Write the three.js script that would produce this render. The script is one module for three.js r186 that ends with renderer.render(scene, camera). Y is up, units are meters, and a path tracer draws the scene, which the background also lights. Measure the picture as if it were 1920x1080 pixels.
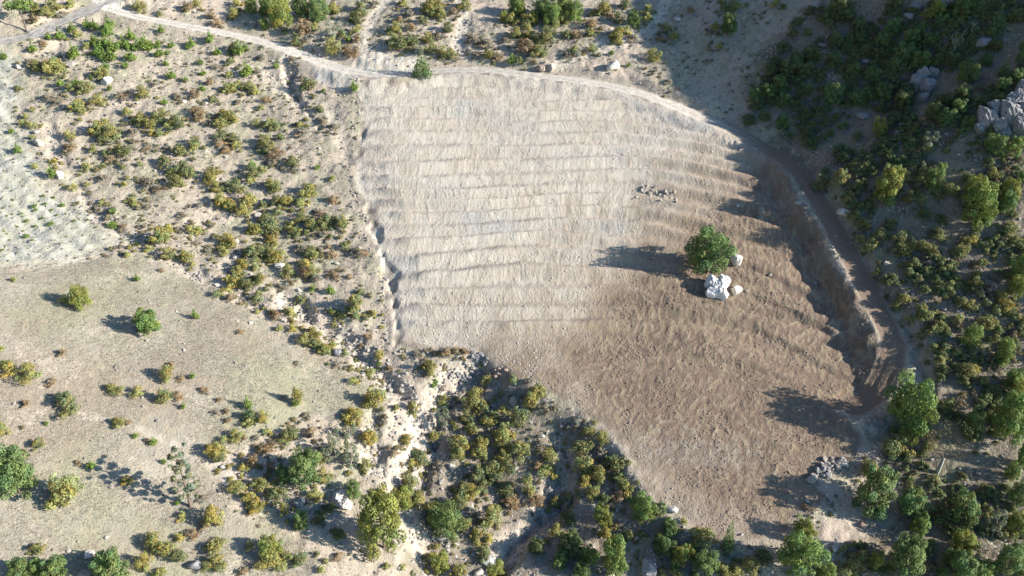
import * as THREE from 'three';
import { mergeGeometries } from 'three/addons/utils/BufferGeometryUtils.js';
import { Sky } from 'three/addons/objects/Sky.js';

// ---------------------------------------------------------------- camera, sky, sun, exposure
const scene = new THREE.Scene();
const PITCH = 32 * Math.PI / 180, VFOV = 38, DIST = 157;
const camera = new THREE.PerspectiveCamera(VFOV, 16 / 9, 1, 4000);
camera.position.set(0, DIST * Math.sin(PITCH), DIST * Math.cos(PITCH));
camera.lookAt(0, 0, 0);
const SUN_EL = 21 * Math.PI / 180, SUN_AZ = 13 * Math.PI / 180;       // from the right, slightly towards the viewer
const sunDir = new THREE.Vector3(Math.cos(SUN_EL) * Math.cos(SUN_AZ), Math.sin(SUN_EL), Math.cos(SUN_EL) * Math.sin(SUN_AZ));
const sky = new Sky();
sky.name = 'sky'; sky.scale.setScalar(3500); sky.userData.kind = 'structure';
Object.assign(sky.material.uniforms, {});
sky.material.uniforms.sunPosition.value.copy(sunDir);
sky.material.uniforms.turbidity.value = 3;
sky.material.uniforms.rayleigh.value = 1.5;
sky.material.uniforms.mieCoefficient.value = 0.004;
scene.add(sky);
scene.environmentIntensity = 0.17;
const sun = new THREE.DirectionalLight(0xfff6ea, 4.8);
sun.name = 'sun'; sun.position.copy(sunDir).multiplyScalar(400); sun.target.position.set(0, 0, 0);
sun.castShadow = true; sun.shadow.mapSize.set(4096, 4096);
Object.assign(sun.shadow.camera, { left: -220, right: 220, top: 160, bottom: -160, near: 1, far: 900 });
scene.add(sun, sun.target);
const renderer = new THREE.WebGLRenderer({ antialias: true });
renderer.setSize(1024, 576);
renderer.toneMapping = THREE.LinearToneMapping;
renderer.toneMappingExposure = 2.15;
renderer.shadowMap.enabled = true;


// ---------------------------------------------------------------- helpers
let seed = 12345;
const rnd = () => { seed = (seed * 1664525 + 1013904223) >>> 0; return seed / 4294967296; };
const rr = (a, b) => a + (b - a) * rnd();
const clamp = (x, a, b) => x < a ? a : x > b ? b : x;
const sst = (a, b, x) => { const t = clamp((x - a) / (b - a), 0, 1); return t * t * (3 - 2 * t); };
const mix = (a, b, t) => a + (b - a) * t;
const PERM = new Uint8Array(512);
{ const p = [...Array(256).keys()]; for (let i = 255; i > 0; i--) { const j = Math.floor(rnd() * (i + 1)); [p[i], p[j]] = [p[j], p[i]]; } for (let i = 0; i < 512; i++) PERM[i] = p[i & 255]; }
const GX = new Float32Array(256), GY = new Float32Array(256);
for (let i = 0; i < 256; i++) { GX[i] = Math.cos(i * 2.399963); GY[i] = Math.sin(i * 2.399963); }
function noise(x, y) {                                                   // gradient noise, about -1..1
  const xi = Math.floor(x), yi = Math.floor(y), fx = x - xi, fy = y - yi, X = xi & 255, Y = yi & 255;
  const a = PERM[PERM[X] + Y], b = PERM[PERM[X + 1] + Y], c = PERM[PERM[X] + Y + 1], d = PERM[PERM[X + 1] + Y + 1];
  const u = fx * fx * fx * (fx * (fx * 6 - 15) + 10), v = fy * fy * fy * (fy * (fy * 6 - 15) + 10);
  const n0 = GX[a] * fx + GY[a] * fy, n1 = GX[b] * (fx - 1) + GY[b] * fy, n2 = GX[c] * fx + GY[c] * (fy - 1), n3 = GX[d] * (fx - 1) + GY[d] * (fy - 1);
  return 1.5 * mix(mix(n0, n1, u), mix(n2, n3, u), v);
}
const fbm = (x, y, n = 4) => { let s = 0, a = 0.5; for (let i = 0; i < n; i++) { s += a * noise(x, y); x = x * 2.03 + 17.3; y = y * 2.03 - 9.1; a *= 0.5; } return s; };
const lin = (r, g, b) => [r, g, b].map((c) => { c /= 255; return c <= 0.04045 ? c / 12.92 : ((c + 0.055) / 1.055) ** 2.4; });
const piece = (pts, t) => { if (t <= pts[0][0]) return pts[0][1]; for (let i = 1; i < pts.length; i++) if (t <= pts[i][0]) return mix(pts[i - 1][1], pts[i][1], (t - pts[i - 1][0]) / (pts[i][0] - pts[i - 1][0])); return pts[pts.length - 1][1]; };

// ---------------------------------------------------------------- the large relief of the valley side
const softRamp = (d, w) => d <= -w ? 0 : d >= w ? d : (d + w) * (d + w) / (4 * w);
const GULLY_X = [[-90, -66], [-60, -56], [-20, -46], [9, -31], [27, -15], [50, -6], [80, 0]];
const EDGE_X = [[-120, 30], [-70, 36], [-55, 43], [-46, 49], [-37, 55], [-23, 58], [-7, 61], [7, 65], [13, 67], [20, 67], [30, 64], [45, 64], [80, 66]];
function relief(x, z) {
  let h = -0.40 * (z > 90 ? 90 + (z - 90) * 0.3 : z < -110 ? -110 + (z + 110) * 0.6 : z);
  const dl = piece(GULLY_X, z) - x;
  const low = sst(-12, 22, z);
  const l = softRamp(dl, 8);
  h += mix(0.13, 0.27, low) * (l < 70 ? l : 70 + (l - 70) * 0.4);
  const dr = softRamp(x - piece(EDGE_X, z), 5);
  const up = sst(1, -29, z);
  const lo = mix(0.20, 0.06, sst(2, 26, z)) * dr, hi = (0.42 * dr + 0.0019 * Math.min(dr, 92) ** 2) * mix(1, 0.80, sst(-38, -85, z));
  h += 4.2 * sst(1.2, 5.5, x - piece(EDGE_X, z)) * sst(-34, -18, z) * sst(36, 22, z);                          // cut bank above the road
  const crest = dr < 92 ? 0 : (dr - 92) * 0.55;
  h += mix(lo, hi - crest, up);
  h += 1.6 * fbm(x * 0.021 + 3.1, z * 0.021 + 1.7, 2) * (1 - 0.5 * sst(-40, -20, x) * sst(60, 45, x));
  return h;
}
const camP = camera.position.clone(), FPX = 540 / Math.tan(VFOV * Math.PI / 360);
const cs = Math.cos(PITCH), sn = Math.sin(PITCH);
function ray(u, v) { const a = (u - 960) / FPX, b = (540 - v) / FPX; return [a, -sn + cs * b, -cs - sn * b]; }
function hit(u, v, H) {                                                  // where a sight line of the survey camera meets the ground
  const d = ray(u, v); let t = 60, prev = t;
  for (; t < 700; t += 1.5) { if (camP.y + d[1] * t < H(camP.x + d[0] * t, camP.z + d[2] * t)) break; prev = t; }
  for (let a = prev, b = t, i = 0; i < 18; i++) { const m = (a + b) / 2; if (camP.y + d[1] * m < H(camP.x + d[0] * m, camP.z + d[2] * m)) b = m; else a = m; t = m; }
  return { x: camP.x + d[0] * t, z: camP.z + d[2] * t, depth: t, fall: -d[1] / Math.hypot(...d) };
}
const walk = (s) => s.trim().split(/\s+/).map((q) => { const [u, v] = q.split(',').map(Number), p = hit(u, v, relief); return [p.x, p.z]; });

// ---------------------------------------------------------------- plan of the place, in metres (outlines surveyed as points on the relief)
const FIELD = walk('668,168 700,162 780,157 870,137 960,144 1080,157 1170,170 1235,192 1300,222 1370,249 1430,280 1462,330 1495,400 1525,450 1555,510 1590,570 1625,625 1645,680 1635,720 1600,755 1560,778 1600,800 1618,832 1590,858 1545,880 1520,905 1545,935 1500,965 1470,1000 1420,1012 1330,1008 1270,968 1230,942 1203,900 1180,860 1158,822 1120,792 1080,762 1030,737 990,712 930,692 905,657 870,650 800,652 745,642 735,600 735,540 722,490 697,450 690,400 670,340 672,280 680,220');
const BROWN = walk('1480,270 1400,330 1330,375 1290,420 1240,470 1200,520 1150,560 1130,600 1060,650 960,690 930,700 1030,740 1180,860 1240,950 1330,1020 1480,1010 1560,930 1640,850 1700,700 1620,560 1540,420');
const RIDGE = walk('-60,80 30,115 25,200 60,270 75,330 130,385 205,435 215,460 130,490 60,497 -60,495');
const MEADOW = walk('-80,500 60,508 200,478 300,492 380,525 430,562 500,585 560,625 630,685 690,715 720,760 700,800 560,780 480,830 380,850 440,950 560,1010 640,1110 -100,1110');
const BASIN = walk('908,662 990,715 1030,742 1080,768 1120,798 1158,828 1180,866 1203,906 1230,948 1270,975 1330,1012 1345,1120 700,1120 770,980 765,880 790,800 812,730 850,690 890,668');
const BASIN_LIP = 2.4;
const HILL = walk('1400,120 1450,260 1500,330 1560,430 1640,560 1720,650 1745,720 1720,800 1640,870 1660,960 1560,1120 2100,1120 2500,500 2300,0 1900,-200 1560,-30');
const CUT = walk('655,118 690,98 760,100 815,128 760,138 690,132');
const FILL = walk('575,108 620,122 668,142 680,165 640,170 590,150');
const ROADS = [
  [walk('-60,80 0,79 60,71 100,46 150,26 195,8 240,-12'), 2.6],
  [walk('185,-8 205,16 260,33 330,45 400,59 460,70 520,86 565,103 610,119 650,133 700,141 750,142 800,135 860,129 930,131 1000,141 1080,151 1150,161 1210,177 1260,196 1310,218 1360,240 1402,258 1440,279 1474,312 1502,352 1532,408 1562,458 1594,520 1624,580 1652,630 1668,670 1664,705 1640,745 1600,768'), 1.8],
];
const TRACKS = [walk('735,-20 700,30 682,75 690,100'), walk('1262,-30 1228,50 1150,92 1060,112'), walk('862,-10 872,40 858,75 862,100'), walk('1050,120 1130,85 1180,40'), walk('130,772 230,792 330,832 400,872 440,908')];
const GULLIES = [                                                        // line, half width, depth
  [walk('545,105 540,150 560,190 600,240'), 1.1, 1.2], [walk('540,560 600,610 650,640 690,680 760,740'), 2.6, 1.4], [walk('888,682 872,694 845,715 810,745 793,800 775,850 750,900'), 3.4, 2.8],
  [walk('1062,820 1055,870 1040,920 985,960 945,1010 900,1100'), 2.8, 2.1], [walk('90,240 105,280 130,320 190,410 260,460 400,525 480,570'), 1.5, 0.6], [walk('700,425 722,490 737,560 742,610'), 0.9, 0.7], [walk('700,780 690,850 790,1000 830,1100'), 2.5, 1.0],
];
const PALE = [walk('560,575 620,600 680,640 720,680 745,720 770,760 760,800'), walk('700,850 745,800 760,760'), walk('770,1000 830,1040 870,1090'), walk('930,1000 990,960'), walk('840,700 870,680'), walk('870,40 860,80 862,95'), walk('500,130 530,170'), walk('1040,640 1000,660'), walk('1062,830 1050,900'), walk('620,200 650,300'), walk('200,190 260,195'), walk('430,500 470,560 520,600')];

const GX0 = -160, GZ0 = -105, GS = 0.5, GW = 641, GH = 351;
const raster = (f) => { const a = new Float32Array(GW * GH); for (let j = 0, k = 0; j < GH; j++) for (let i = 0; i < GW; i++, k++) a[k] = f(GX0 + i * GS, GZ0 + j * GS, k); return (x, z) => { const fx = clamp((x - GX0) / GS, 0, GW - 1.001), fz = clamp((z - GZ0) / GS, 0, GH - 1.001), i = fx | 0, j = fz | 0, u = fx - i, v = fz - j, k = j * GW + i; return (a[k] * (1 - u) + a[k + 1] * u) * (1 - v) + (a[k + GW] * (1 - u) + a[k + GW + 1] * u) * v; }; };
function lineDist(pts, x, z, close) {
  let best = 1e9, bt = 0;
  for (let i = close ? 0 : 1; i < pts.length; i++) {
    const a = pts[(i + pts.length - 1) % pts.length], b = pts[i], dx = b[0] - a[0], dz = b[1] - a[1];
    const t = clamp(((x - a[0]) * dx + (z - a[1]) * dz) / (dx * dx + dz * dz), 0, 1), ex = x - a[0] - dx * t, ez = z - a[1] - dz * t, d = ex * ex + ez * ez;
    if (d < best) { best = d; bt = i - 1 + t; }
  }
  return [Math.sqrt(best), bt];
}
const inside = (pts, x, z) => { let c = false; for (let i = 0, j = pts.length - 1; i < pts.length; j = i++) { const [xi, zi] = pts[i], [xj, zj] = pts[j]; if ((zi > z) !== (zj > z) && x < (xj - xi) * (z - zi) / (zj - zi) + xi) c = !c; } return c; };
const area = (pts) => raster((x, z) => (inside(pts, x, z) ? 1 : -1) * lineDist(pts, x, z, true)[0]);   // signed distance, + inside
const minLine = (lines) => raster((x, z) => Math.min(...lines.map((l) => lineDist(l, x, z)[0])));
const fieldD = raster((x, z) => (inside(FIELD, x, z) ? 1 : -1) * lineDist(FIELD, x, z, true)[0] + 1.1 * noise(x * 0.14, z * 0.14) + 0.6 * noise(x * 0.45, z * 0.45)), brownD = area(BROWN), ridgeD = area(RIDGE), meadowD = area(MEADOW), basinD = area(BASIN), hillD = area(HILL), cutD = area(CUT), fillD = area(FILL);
const trackD = minLine(TRACKS), paleD = minLine(PALE);
// road: distance to the edge, and the height of the graded line
const roadProfiles = ROADS.map(([pts]) => { const n = pts.length * 6, h = []; for (let i = 0; i <= n; i++) { const t = i / n * (pts.length - 1), k = Math.min(pts.length - 2, t | 0), f = t - k; h.push(relief(mix(pts[k][0], pts[k + 1][0], f), mix(pts[k][1], pts[k + 1][1], f))); } return (t) => { const c = t / (pts.length - 1) * n; let s = 0; for (let q = -9; q <= 9; q++) { const e = clamp(c + q, 0, n - 0.001), k = e | 0; s += mix(h[k], h[k + 1], e - k); } return s / 19; }; });
const roadH = new Float32Array(GW * GH);
const legX = (z) => piece(EDGE_X, z);
const roadD = raster((x, z, k) => { let best = 1e9; ROADS.forEach(([pts, w], r) => { const [d, t] = lineDist(pts, x, z); if (d - w < best) { best = d - w; roadH[k] = roadProfiles[r](t) + (r === 1 ? 2.8 * sst(22.5, 25.5, t) * sst(33.8, 31.6, t) : 0); } }); return best; });
const roadY = raster((x, z, k) => roadH[k]);
const mainT = raster((x, z) => lineDist(ROADS[1][0], x, z)[1]);
const gullyCut = raster((x, z) => { let s = 0; for (const [l, w, d] of GULLIES) { const q = lineDist(l, x, z)[0] + 0.9 * noise(x * 0.4, z * 0.4) + 1.3 * noise(x * 0.13, z * 0.13); s = Math.max(s, d * sst(w, w * 0.15, q)); } return s; });


// ---------------------------------------------------------------- ground heights
const TERRACE = 3.45;
function terracePhase(x, z) { return (z + 1.5 * Math.sin(x * 0.035 + 0.6) + 0.010 * (x - 12) * (x - 12) * (x > 12 ? -0.35 : 0.10) + 2.2 * noise(x * 0.02, z * 0.045) + 0.8 * noise(x * 0.06, z * 0.06) + 0.22 * noise(x * 0.25, z * 0.2)) / TERRACE; }
function terraceAmp(x, z, fd) { return sst(0.8, 7, fd) * (0.25 + 0.75 * sst(16, 4, z)) * (0.55 + 0.45 * sst(-3, 8, -brownD(x, z) + 4 * noise(x * 0.06, z * 0.06))) * clamp(0.75 + 0.75 * noise(x * 0.022 + 7.7 * Math.floor(terracePhase(x, z)), 0.5 + 3.3 * Math.floor(terracePhase(x, z))), 0.2, 1.3); }
const hash = (i, j, k) => { let h = (i * 374761393 + j * 668265263 + k * 2147483647) | 0; h = Math.imul(h ^ (h >>> 13), 1274126177); return ((h ^ (h >>> 16)) >>> 0) / 4294967296; };
function scratch(x, z) {                                                 // strokes of the digger bucket: down the slope above, criss-cross in the lower field
  const wild = sst(-6, 18, z) * sst(-34, 2, x), cell = 0.95; let s = 0;
  const ci = Math.floor(x / cell), cj = Math.floor(z / cell);
  for (let j = cj - 1; j <= cj + 1; j++) for (let i = ci - 1; i <= ci + 1; i++) {
    const ox = (i + hash(i, j, 1)) * cell - x, oz = (j + hash(i, j, 2)) * cell - z, a = (hash(i, j, 3) - 0.5) * mix(0.9, 2.6, wild) + 0.5 * noise(i * 0.15, j * 0.15) + wild * 0.9 * noise(i * 0.09 + 7, j * 0.09);
    const c = Math.cos(a), q = Math.sin(a); let u = ox * c - oz * q; const v = ox * q + oz * c; u += 0.22 * v * v * (hash(i, j, 5) - 0.5);
    const e = u * u * 34 + v * v * 1.5; if (e < 5) s += (hash(i, j, 4) > 0.42 ? 1 : -1) * Math.exp(-e);
  }
  return s;
}
function ledge(x, z, fd) {                                               // stepped ledges sweeping round the right side of the field
  const m = sst(20, 34, x) * sst(-30, -20, z) * sst(24, 12, z) * sst(0, 3, fd); if (m <= 0) return 0;
  const p = (z - 0.012 * (x - 28) * (x - 28) + 1.2 * noise(x * 0.08, z * 0.08) + 0.4 * noise(x * 0.4, z * 0.4)) / 7.2, f = p - Math.floor(p);
  return m * clamp(0.62 + 0.55 * noise(Math.floor(p) * 3.7 + x * 0.05, 4.2), 0.15, 1.1) * (f < 0.84 ? f / 0.84 : (1 - f) / 0.16);
}
function height(x, z) {
  let h = relief(x, z);
  if (x < -158 || x > 158 || z < -103 || z > 68) return h + 1.2 * fbm(x * 0.05, z * 0.05, 3);
  const fd = fieldD(x, z), rd = roadD(x, z), md = meadowD(x, z), nf = sst(0.8, -1.2, fd);
  // basin below the field: filled edge drops into it
  const bd = basinD(x, z) + 0.9 * noise(x * 0.25, z * 0.25);
  h -= 2.3 * sst(0, 3.6 + 1.2 * noise(x * 0.12, z * 0.12), bd) + 2.6 * sst(3, 22, bd);
  // rough natural ground
  const rough = nf * (1 - 0.75 * sst(-1, 3, md));
  h += rough * (0.75 * fbm(x * 0.11 + 20, z * 0.11, 3) + 0.34 * fbm(x * 0.55, z * 0.55, 3)) + nf * sst(-1, 3, md) * (0.30 * fbm(x * 0.09, z * 0.09, 2) + 0.07 * fbm(x * 0.9, z * 0.9, 2));
  const g = gullyCut(x, z); h -= g * (1 + 0.25 * noise(x * 0.7, z * 0.7));
  h -= 0.4 * sst(2.6, 0.4, paleD(x, z) + 0.6 * noise(x * 0.3, z * 0.3)) * nf;
  h -= 0.12 * sst(2, 0.6, trackD(x, z));
  // low rows along the pale ridge
  const rg = ridgeD(x, z);
  if (rg > -2) h += sst(-1.5, 2, rg) * 0.10 * Math.sin((z * 0.8 - x * 0.6) * 2.1 + 1.4 * noise(x * 0.1, z * 0.1));
  // worked field
  if (fd > -2) {
    const w = sst(-0.6, 1.2, fd), ph = terracePhase(x, z), f = ph - Math.floor(ph);
    const saw = f < 0.55 ? f / 0.55 : (1 - f) / 0.45, bank = sst(0.55, 0.66, f) * sst(1.02, 0.9, f);
    const amp = terraceAmp(x, z, fd);
    h += w * (amp * 1.2 * saw * saw * (3 - 2 * saw) + ledge(x, z, fd) + scratch(x, z) * (0.035 + 0.02 * bank * amp + 0.045 * sst(-2, 6, brownD(x, z))) + 0.10 * fbm(x * 0.35, z * 0.35, 2));
    h -= 0.55 * sst(1.5, 0.3, Math.abs(fd - 0.5 + noise(x * 0.4, z * 0.4))) * sst(-10, -28, x) * sst(-0.1, 0.7, noise(x * 0.22 + 8, z * 0.22));  // ditch along the left edge
  }
  // roads cut level into the slope, banks either side
  if (rd < 7) {
    const y = roadY(x, z) + 0.05 * noise(x * 0.6, z * 0.6), above = h > y;
    const k = above ? sst(0.2, 2.6 + 1.2 * noise(x * 0.2, z * 0.2), rd) : sst(0.4, 4.2, rd + 0.4 * noise(x * 0.4, z * 0.4) + sst(20, 24, mainT(x, z)) * (0.25 * noise(x * 0.55, z * 0.55) + 0.9 * noise(x * 0.15, z * 0.15) - 1.6 * Math.abs(((z + 0.8 * noise(x * 0.2, z * 0.2)) / 6.5 % 1 + 1) % 1 - 0.5)));
    h = mix(y, h, k) + (above ? 0 : (0.5 * Math.abs(noise(x * 0.8, z * 0.8)) + 0.3 * noise(x * 1.7, z * 1.7)) * 2.4 * k * (1 - k) * sst(19, 23, mainT(x, z))) - 0.07 * sst(0.5, 0.15, Math.abs(Math.abs(rd + 1.5) - 0.55)) * sst(-0.2, -0.4, rd);
    if (rd > 0 && rd < 1.4) h += 0.22 * sst(0.1, 0.5, rd) * sst(1.4, 0.7, rd) * (0.5 + noise(x * 0.5, z * 0.5)) * (above ? 0 : 1);   // spoil at the outer edge
  }
  if (cutD(x, z) > -1 || fillD(x, z) > -1) h += 0.30 * fbm(x * 0.7, z * 0.2, 3) * Math.max(sst(-1, 1, cutD(x, z)), sst(-1, 1, fillD(x, z))) * sst(0.2, 1, rd);
  return h;
}
const steps = (a, b, s, out) => { const r = []; let q = a, d = s; for (let i = 0; i < 22; i++) { d *= 1.32; q -= d; r.unshift(q); } if (!out) r.length = 0; const n = Math.round((b - a) / s); for (let i = 0; i <= n; i++) r.push(a + (b - a) * i / n); q = b; d = s; for (let i = 0; i < 22; i++) { d *= 1.32; q += d; r.push(q); } return Float64Array.from(r); };
const FINE = globalThis.COARSE || 0.27;
const XS = steps(-138, 138, FINE, true), ZS = steps(-94, 62, FINE, true), NX = XS.length, NZ = ZS.length;
const HY = new Float32Array(NX * NZ);
for (let j = 0; j < NZ; j++) for (let i = 0; i < NX; i++) HY[j * NX + i] = height(XS[i], ZS[j]);
const ground0 = (x, z) => {
  const fi = (clamp(x, -137.9, 137.9) + 138) / 276 * (NX - 45), fj = (clamp(z, -93.9, 61.9) + 94) / 156 * (NZ - 45), i = fi | 0, j = fj | 0, u = fi - i, v = fj - j, k = (j + 22) * NX + i + 22;
  return (HY[k] * (1 - u) + HY[k + 1] * u) * (1 - v) + (HY[k + NX] * (1 - u) + HY[k + NX + 1] * u) * v;
};
const at = (u, v) => hit(u, v, ground0);

// ---------------------------------------------------------------- what the ground is made of (colour only)
const C = {
  paleSoil: lin(187, 177, 161), pinkSoil: lin(178, 163, 146), greySoil: lin(170, 167, 159), tan: lin(155, 139, 120), brown: lin(116, 97, 80), darkBrown: lin(92, 75, 61), straw: lin(168, 154, 124),
  meadow: lin(149, 141, 125), meadowGreen: lin(144, 141, 115), meadowBrown: lin(140, 126, 110), dirt: lin(162, 150, 132), shade: lin(118, 107, 93), white: lin(182, 172, 155), road: lin(196, 189, 177), roadBrown: lin(126, 107, 90), rock: lin(202, 196, 188), hill: lin(128, 117, 100), hillDark: lin(107, 97, 83), ridge: lin(164, 161, 145), moss: lin(120, 122, 84),  // shade is only a duller ground tone, mottled in, denser in hollows
};
const lerp3 = (c, d, t) => { if (t <= 0) return; if (t > 1) t = 1; c[0] += (d[0] - c[0]) * t; c[1] += (d[1] - c[1]) * t; c[2] += (d[2] - c[2]) * t; };
function groundColour(x, z, c) {
  const n1 = noise(x * 0.06, z * 0.06), n2 = noise(x * 0.21 + 4, z * 0.21), n3 = noise(x * 0.75, z * 0.75 + 8), n4 = noise(x * 2.3 + 1, z * 2.3), n5 = noise(x * 4.1, z * 4.1 + 3);
  const fd = fieldD(x, z) + 0.5 * n3 + 0.3 * n4, rd = roadD(x, z) + 0.25 * n3 + 0.12 * n4, md = meadowD(x, z) + 1.3 * n2 + 0.5 * n3, hd = hillD(x, z) + 3 * n2, rg = ridgeD(x, z) + 1.5 * n2 + 0.7 * n3, bd = basinD(x, z) + 0.8 * n3;
  // open scrub slope
  c[0] = C.dirt[0]; c[1] = C.dirt[1]; c[2] = C.dirt[2];
  lerp3(c, C.pinkSoil, 0.75 * sst(-0.1, 0.5, n1 + 0.5 * n2));
  lerp3(c, C.meadowGreen, 0.65 * sst(0.0, 0.5, n2 - 0.4 * n1 + 0.3 * n3));
  lerp3(c, C.shade, 0.6 * sst(0.15, 0.7, n3 * 0.7 + n4 * 0.6));
  lerp3(c, C.white, 0.7 * sst(0.35, 0.75, 0.6 * n2 + 0.5 * n3 + 0.35 * n4));
  lerp3(c, C.rock, sst(0.62, 0.75, n4 * 0.7 + n5 * 0.6) * 0.7);
  // basin: darker tone with pale rock flecks
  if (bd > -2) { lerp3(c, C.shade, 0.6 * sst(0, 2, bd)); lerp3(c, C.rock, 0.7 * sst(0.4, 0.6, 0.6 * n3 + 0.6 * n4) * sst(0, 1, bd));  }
  // dry grass meadow
  if (md > -2) {
    const m = [...C.meadow];
    lerp3(m, C.meadowGreen, 0.8 * sst(-0.2, 0.6, n1 + 0.6 * n2)); lerp3(m, C.meadowBrown, 0.75 * sst(0, 0.6, noise(x * 0.05 + 40, z * 0.05) + 0.4 * n2 + 0.35 * n3)); lerp3(m, C.straw, 0.45 * sst(0.1, 0.6, n3 * 0.6 + n4 * 0.7)); lerp3(m, C.shade, 0.42 * sst(0.1, 0.7, n4 * 0.8 + n5 * 0.6)); lerp3(m, C.white, 0.4 * sst(0.2, 1.0, noise(x * 0.09 - 13, z * 0.13) + 0.5 * n3 + 0.4 * n4));
    lerp3(c, m, sst(-0.8, 1.2, md));
  }
  if (rg > -2) { const m = [...C.ridge]; lerp3(m, C.meadowGreen, 0.5 * sst(-0.1, 0.6, n3 + 0.5 * n4)); lerp3(m, C.greySoil, 0.6 * sst(0, 0.6, n2 + n4)); lerp3(c, m, sst(-3, 2.5, rg + 1.5 * n3)); }
  // the hillside on the right: darker ground tone, dry grass, stones
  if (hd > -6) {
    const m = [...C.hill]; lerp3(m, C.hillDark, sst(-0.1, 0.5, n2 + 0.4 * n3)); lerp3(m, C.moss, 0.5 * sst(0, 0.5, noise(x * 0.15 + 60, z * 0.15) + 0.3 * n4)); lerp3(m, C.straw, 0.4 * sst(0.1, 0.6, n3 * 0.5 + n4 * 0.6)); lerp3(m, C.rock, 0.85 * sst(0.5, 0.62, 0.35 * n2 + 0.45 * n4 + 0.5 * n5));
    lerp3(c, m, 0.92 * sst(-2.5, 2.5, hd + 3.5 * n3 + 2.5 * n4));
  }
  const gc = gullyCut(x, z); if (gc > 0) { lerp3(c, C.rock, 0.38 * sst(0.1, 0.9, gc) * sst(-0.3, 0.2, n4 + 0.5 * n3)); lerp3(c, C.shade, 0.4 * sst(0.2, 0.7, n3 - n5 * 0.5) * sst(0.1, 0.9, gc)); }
  const pd = paleD(x, z) + 0.9 * n3 + 0.4 * n4; if (pd < 4) { const m = [...C.pinkSoil]; lerp3(m, C.white, sst(-0.2, 0.5, n4 + n2)); lerp3(c, m, 0.6 * sst(2.6, 0.6, pd)); }
  const td = trackD(x, z) + 0.4 * n3; if (td < 2.5) lerp3(c, C.paleSoil, md > 0 ? 0.5 * sst(1.1, 0.3, td + 0.4 * n4) * sst(-0.6, 0.2, n3 + n2) : 0.8 * sst(1.9, 0.8, td));
  const cu = Math.max(cutD(x, z), fillD(x, z)) + 0.6 * n3; if (cu > -1.5) { const m = [...C.white]; lerp3(m, C.greySoil, sst(-0.2, 0.6, noise(x * 1.2, z * 0.3))); lerp3(c, m, sst(-0.8, 0.8, cu)); }
  // dug field
  if (fd > -1.5) {
    const ph = terracePhase(x, z), f = ph - Math.floor(ph), amp = terraceAmp(x, z, fieldD(x, z)), s = scratch(x, z);
    const m = [...C.paleSoil], br = brownD(x, z) + 6 * n1 + 4 * n2 + 2.2 * n3 + 1.6 * s ;
    lerp3(m, C.pinkSoil, 0.7 * sst(-0.2, 0.5, n2 + 0.5 * n1)); lerp3(m, C.greySoil, 0.8 * sst(0.1, 0.8, noise(x * 0.05 + 31, z * 0.11 - 7) + 0.3 * n3 + 0.2 * n4));
    lerp3(m, C.white, 0.5 * sst(-0.2, 0.6, n3 + n2));
    lerp3(m, C.shade, 0.35 * sst(0.3, 1, s + 0.5 * n4));
    lerp3(m, C.tan, 0.8 * sst(-20, -2, br)); lerp3(m, C.brown, 0.9 * sst(-7, 7, br)); lerp3(m, C.straw, sst(-9, 5, br) * 0.36 * sst(-0.1, 0.7, 0.7 * s + 0.5 * n3 + 0.3 * n1)); lerp3(m, C.darkBrown, sst(-4, 6, br) * 0.45 * sst(0.0, 0.8, -0.5 * s + 0.5 * n4 + 0.5 * n2));
    lerp3(m, C.greySoil, 0.22 * sst(0.4, 0.9, noise(x * 0.055 + 3, z * 0.08 + 14) + 0.4 * n3 + 0.3 * n4));
    lerp3(m, C.shade, 0.30 * sst(0.2, 0.7, n4 * 0.7 + n5 * 0.6));
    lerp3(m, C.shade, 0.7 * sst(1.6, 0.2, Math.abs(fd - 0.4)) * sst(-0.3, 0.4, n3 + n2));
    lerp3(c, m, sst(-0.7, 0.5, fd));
  }
  if (rd < 1.2) {
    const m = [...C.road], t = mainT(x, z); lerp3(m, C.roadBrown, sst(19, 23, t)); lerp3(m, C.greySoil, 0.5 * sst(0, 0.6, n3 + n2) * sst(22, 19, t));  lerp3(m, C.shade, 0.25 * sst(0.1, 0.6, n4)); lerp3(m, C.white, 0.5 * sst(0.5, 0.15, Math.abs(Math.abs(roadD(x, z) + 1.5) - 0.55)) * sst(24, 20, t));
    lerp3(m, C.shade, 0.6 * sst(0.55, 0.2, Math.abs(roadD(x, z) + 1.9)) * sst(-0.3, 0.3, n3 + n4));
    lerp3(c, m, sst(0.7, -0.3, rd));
  }
  const n6 = noise(x * 7.3 + 5, z * 7.3), n7 = noise(x * 1.3 + 50, z * 1.3), k = 1 + 0.15 * n5 + 0.10 * n4 + 0.16 * n6 + 0.07 * n7; c[0] *= k; c[1] *= k; c[2] *= k;
}
const TX = globalThis.COARSE ? 1024 : 2048;
const srgb8 = (v) => { v = clamp(v, 0, 1); return 255 * (v <= 0.0031308 ? v * 12.92 : 1.055 * v ** (1 / 2.4) - 0.055); };
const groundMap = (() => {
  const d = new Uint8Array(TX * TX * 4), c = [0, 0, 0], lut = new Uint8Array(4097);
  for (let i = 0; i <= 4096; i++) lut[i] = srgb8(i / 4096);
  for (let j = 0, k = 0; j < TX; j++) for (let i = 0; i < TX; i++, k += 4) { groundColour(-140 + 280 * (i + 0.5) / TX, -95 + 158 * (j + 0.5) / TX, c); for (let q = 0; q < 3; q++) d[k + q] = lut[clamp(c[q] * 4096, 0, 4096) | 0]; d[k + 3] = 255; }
  const t = new THREE.DataTexture(d, TX, TX); t.colorSpace = THREE.SRGBColorSpace; t.magFilter = t.minFilter = THREE.LinearFilter; t.wrapS = t.wrapT = THREE.MirroredRepeatWrapping; t.needsUpdate = true; return t;
})();
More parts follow.
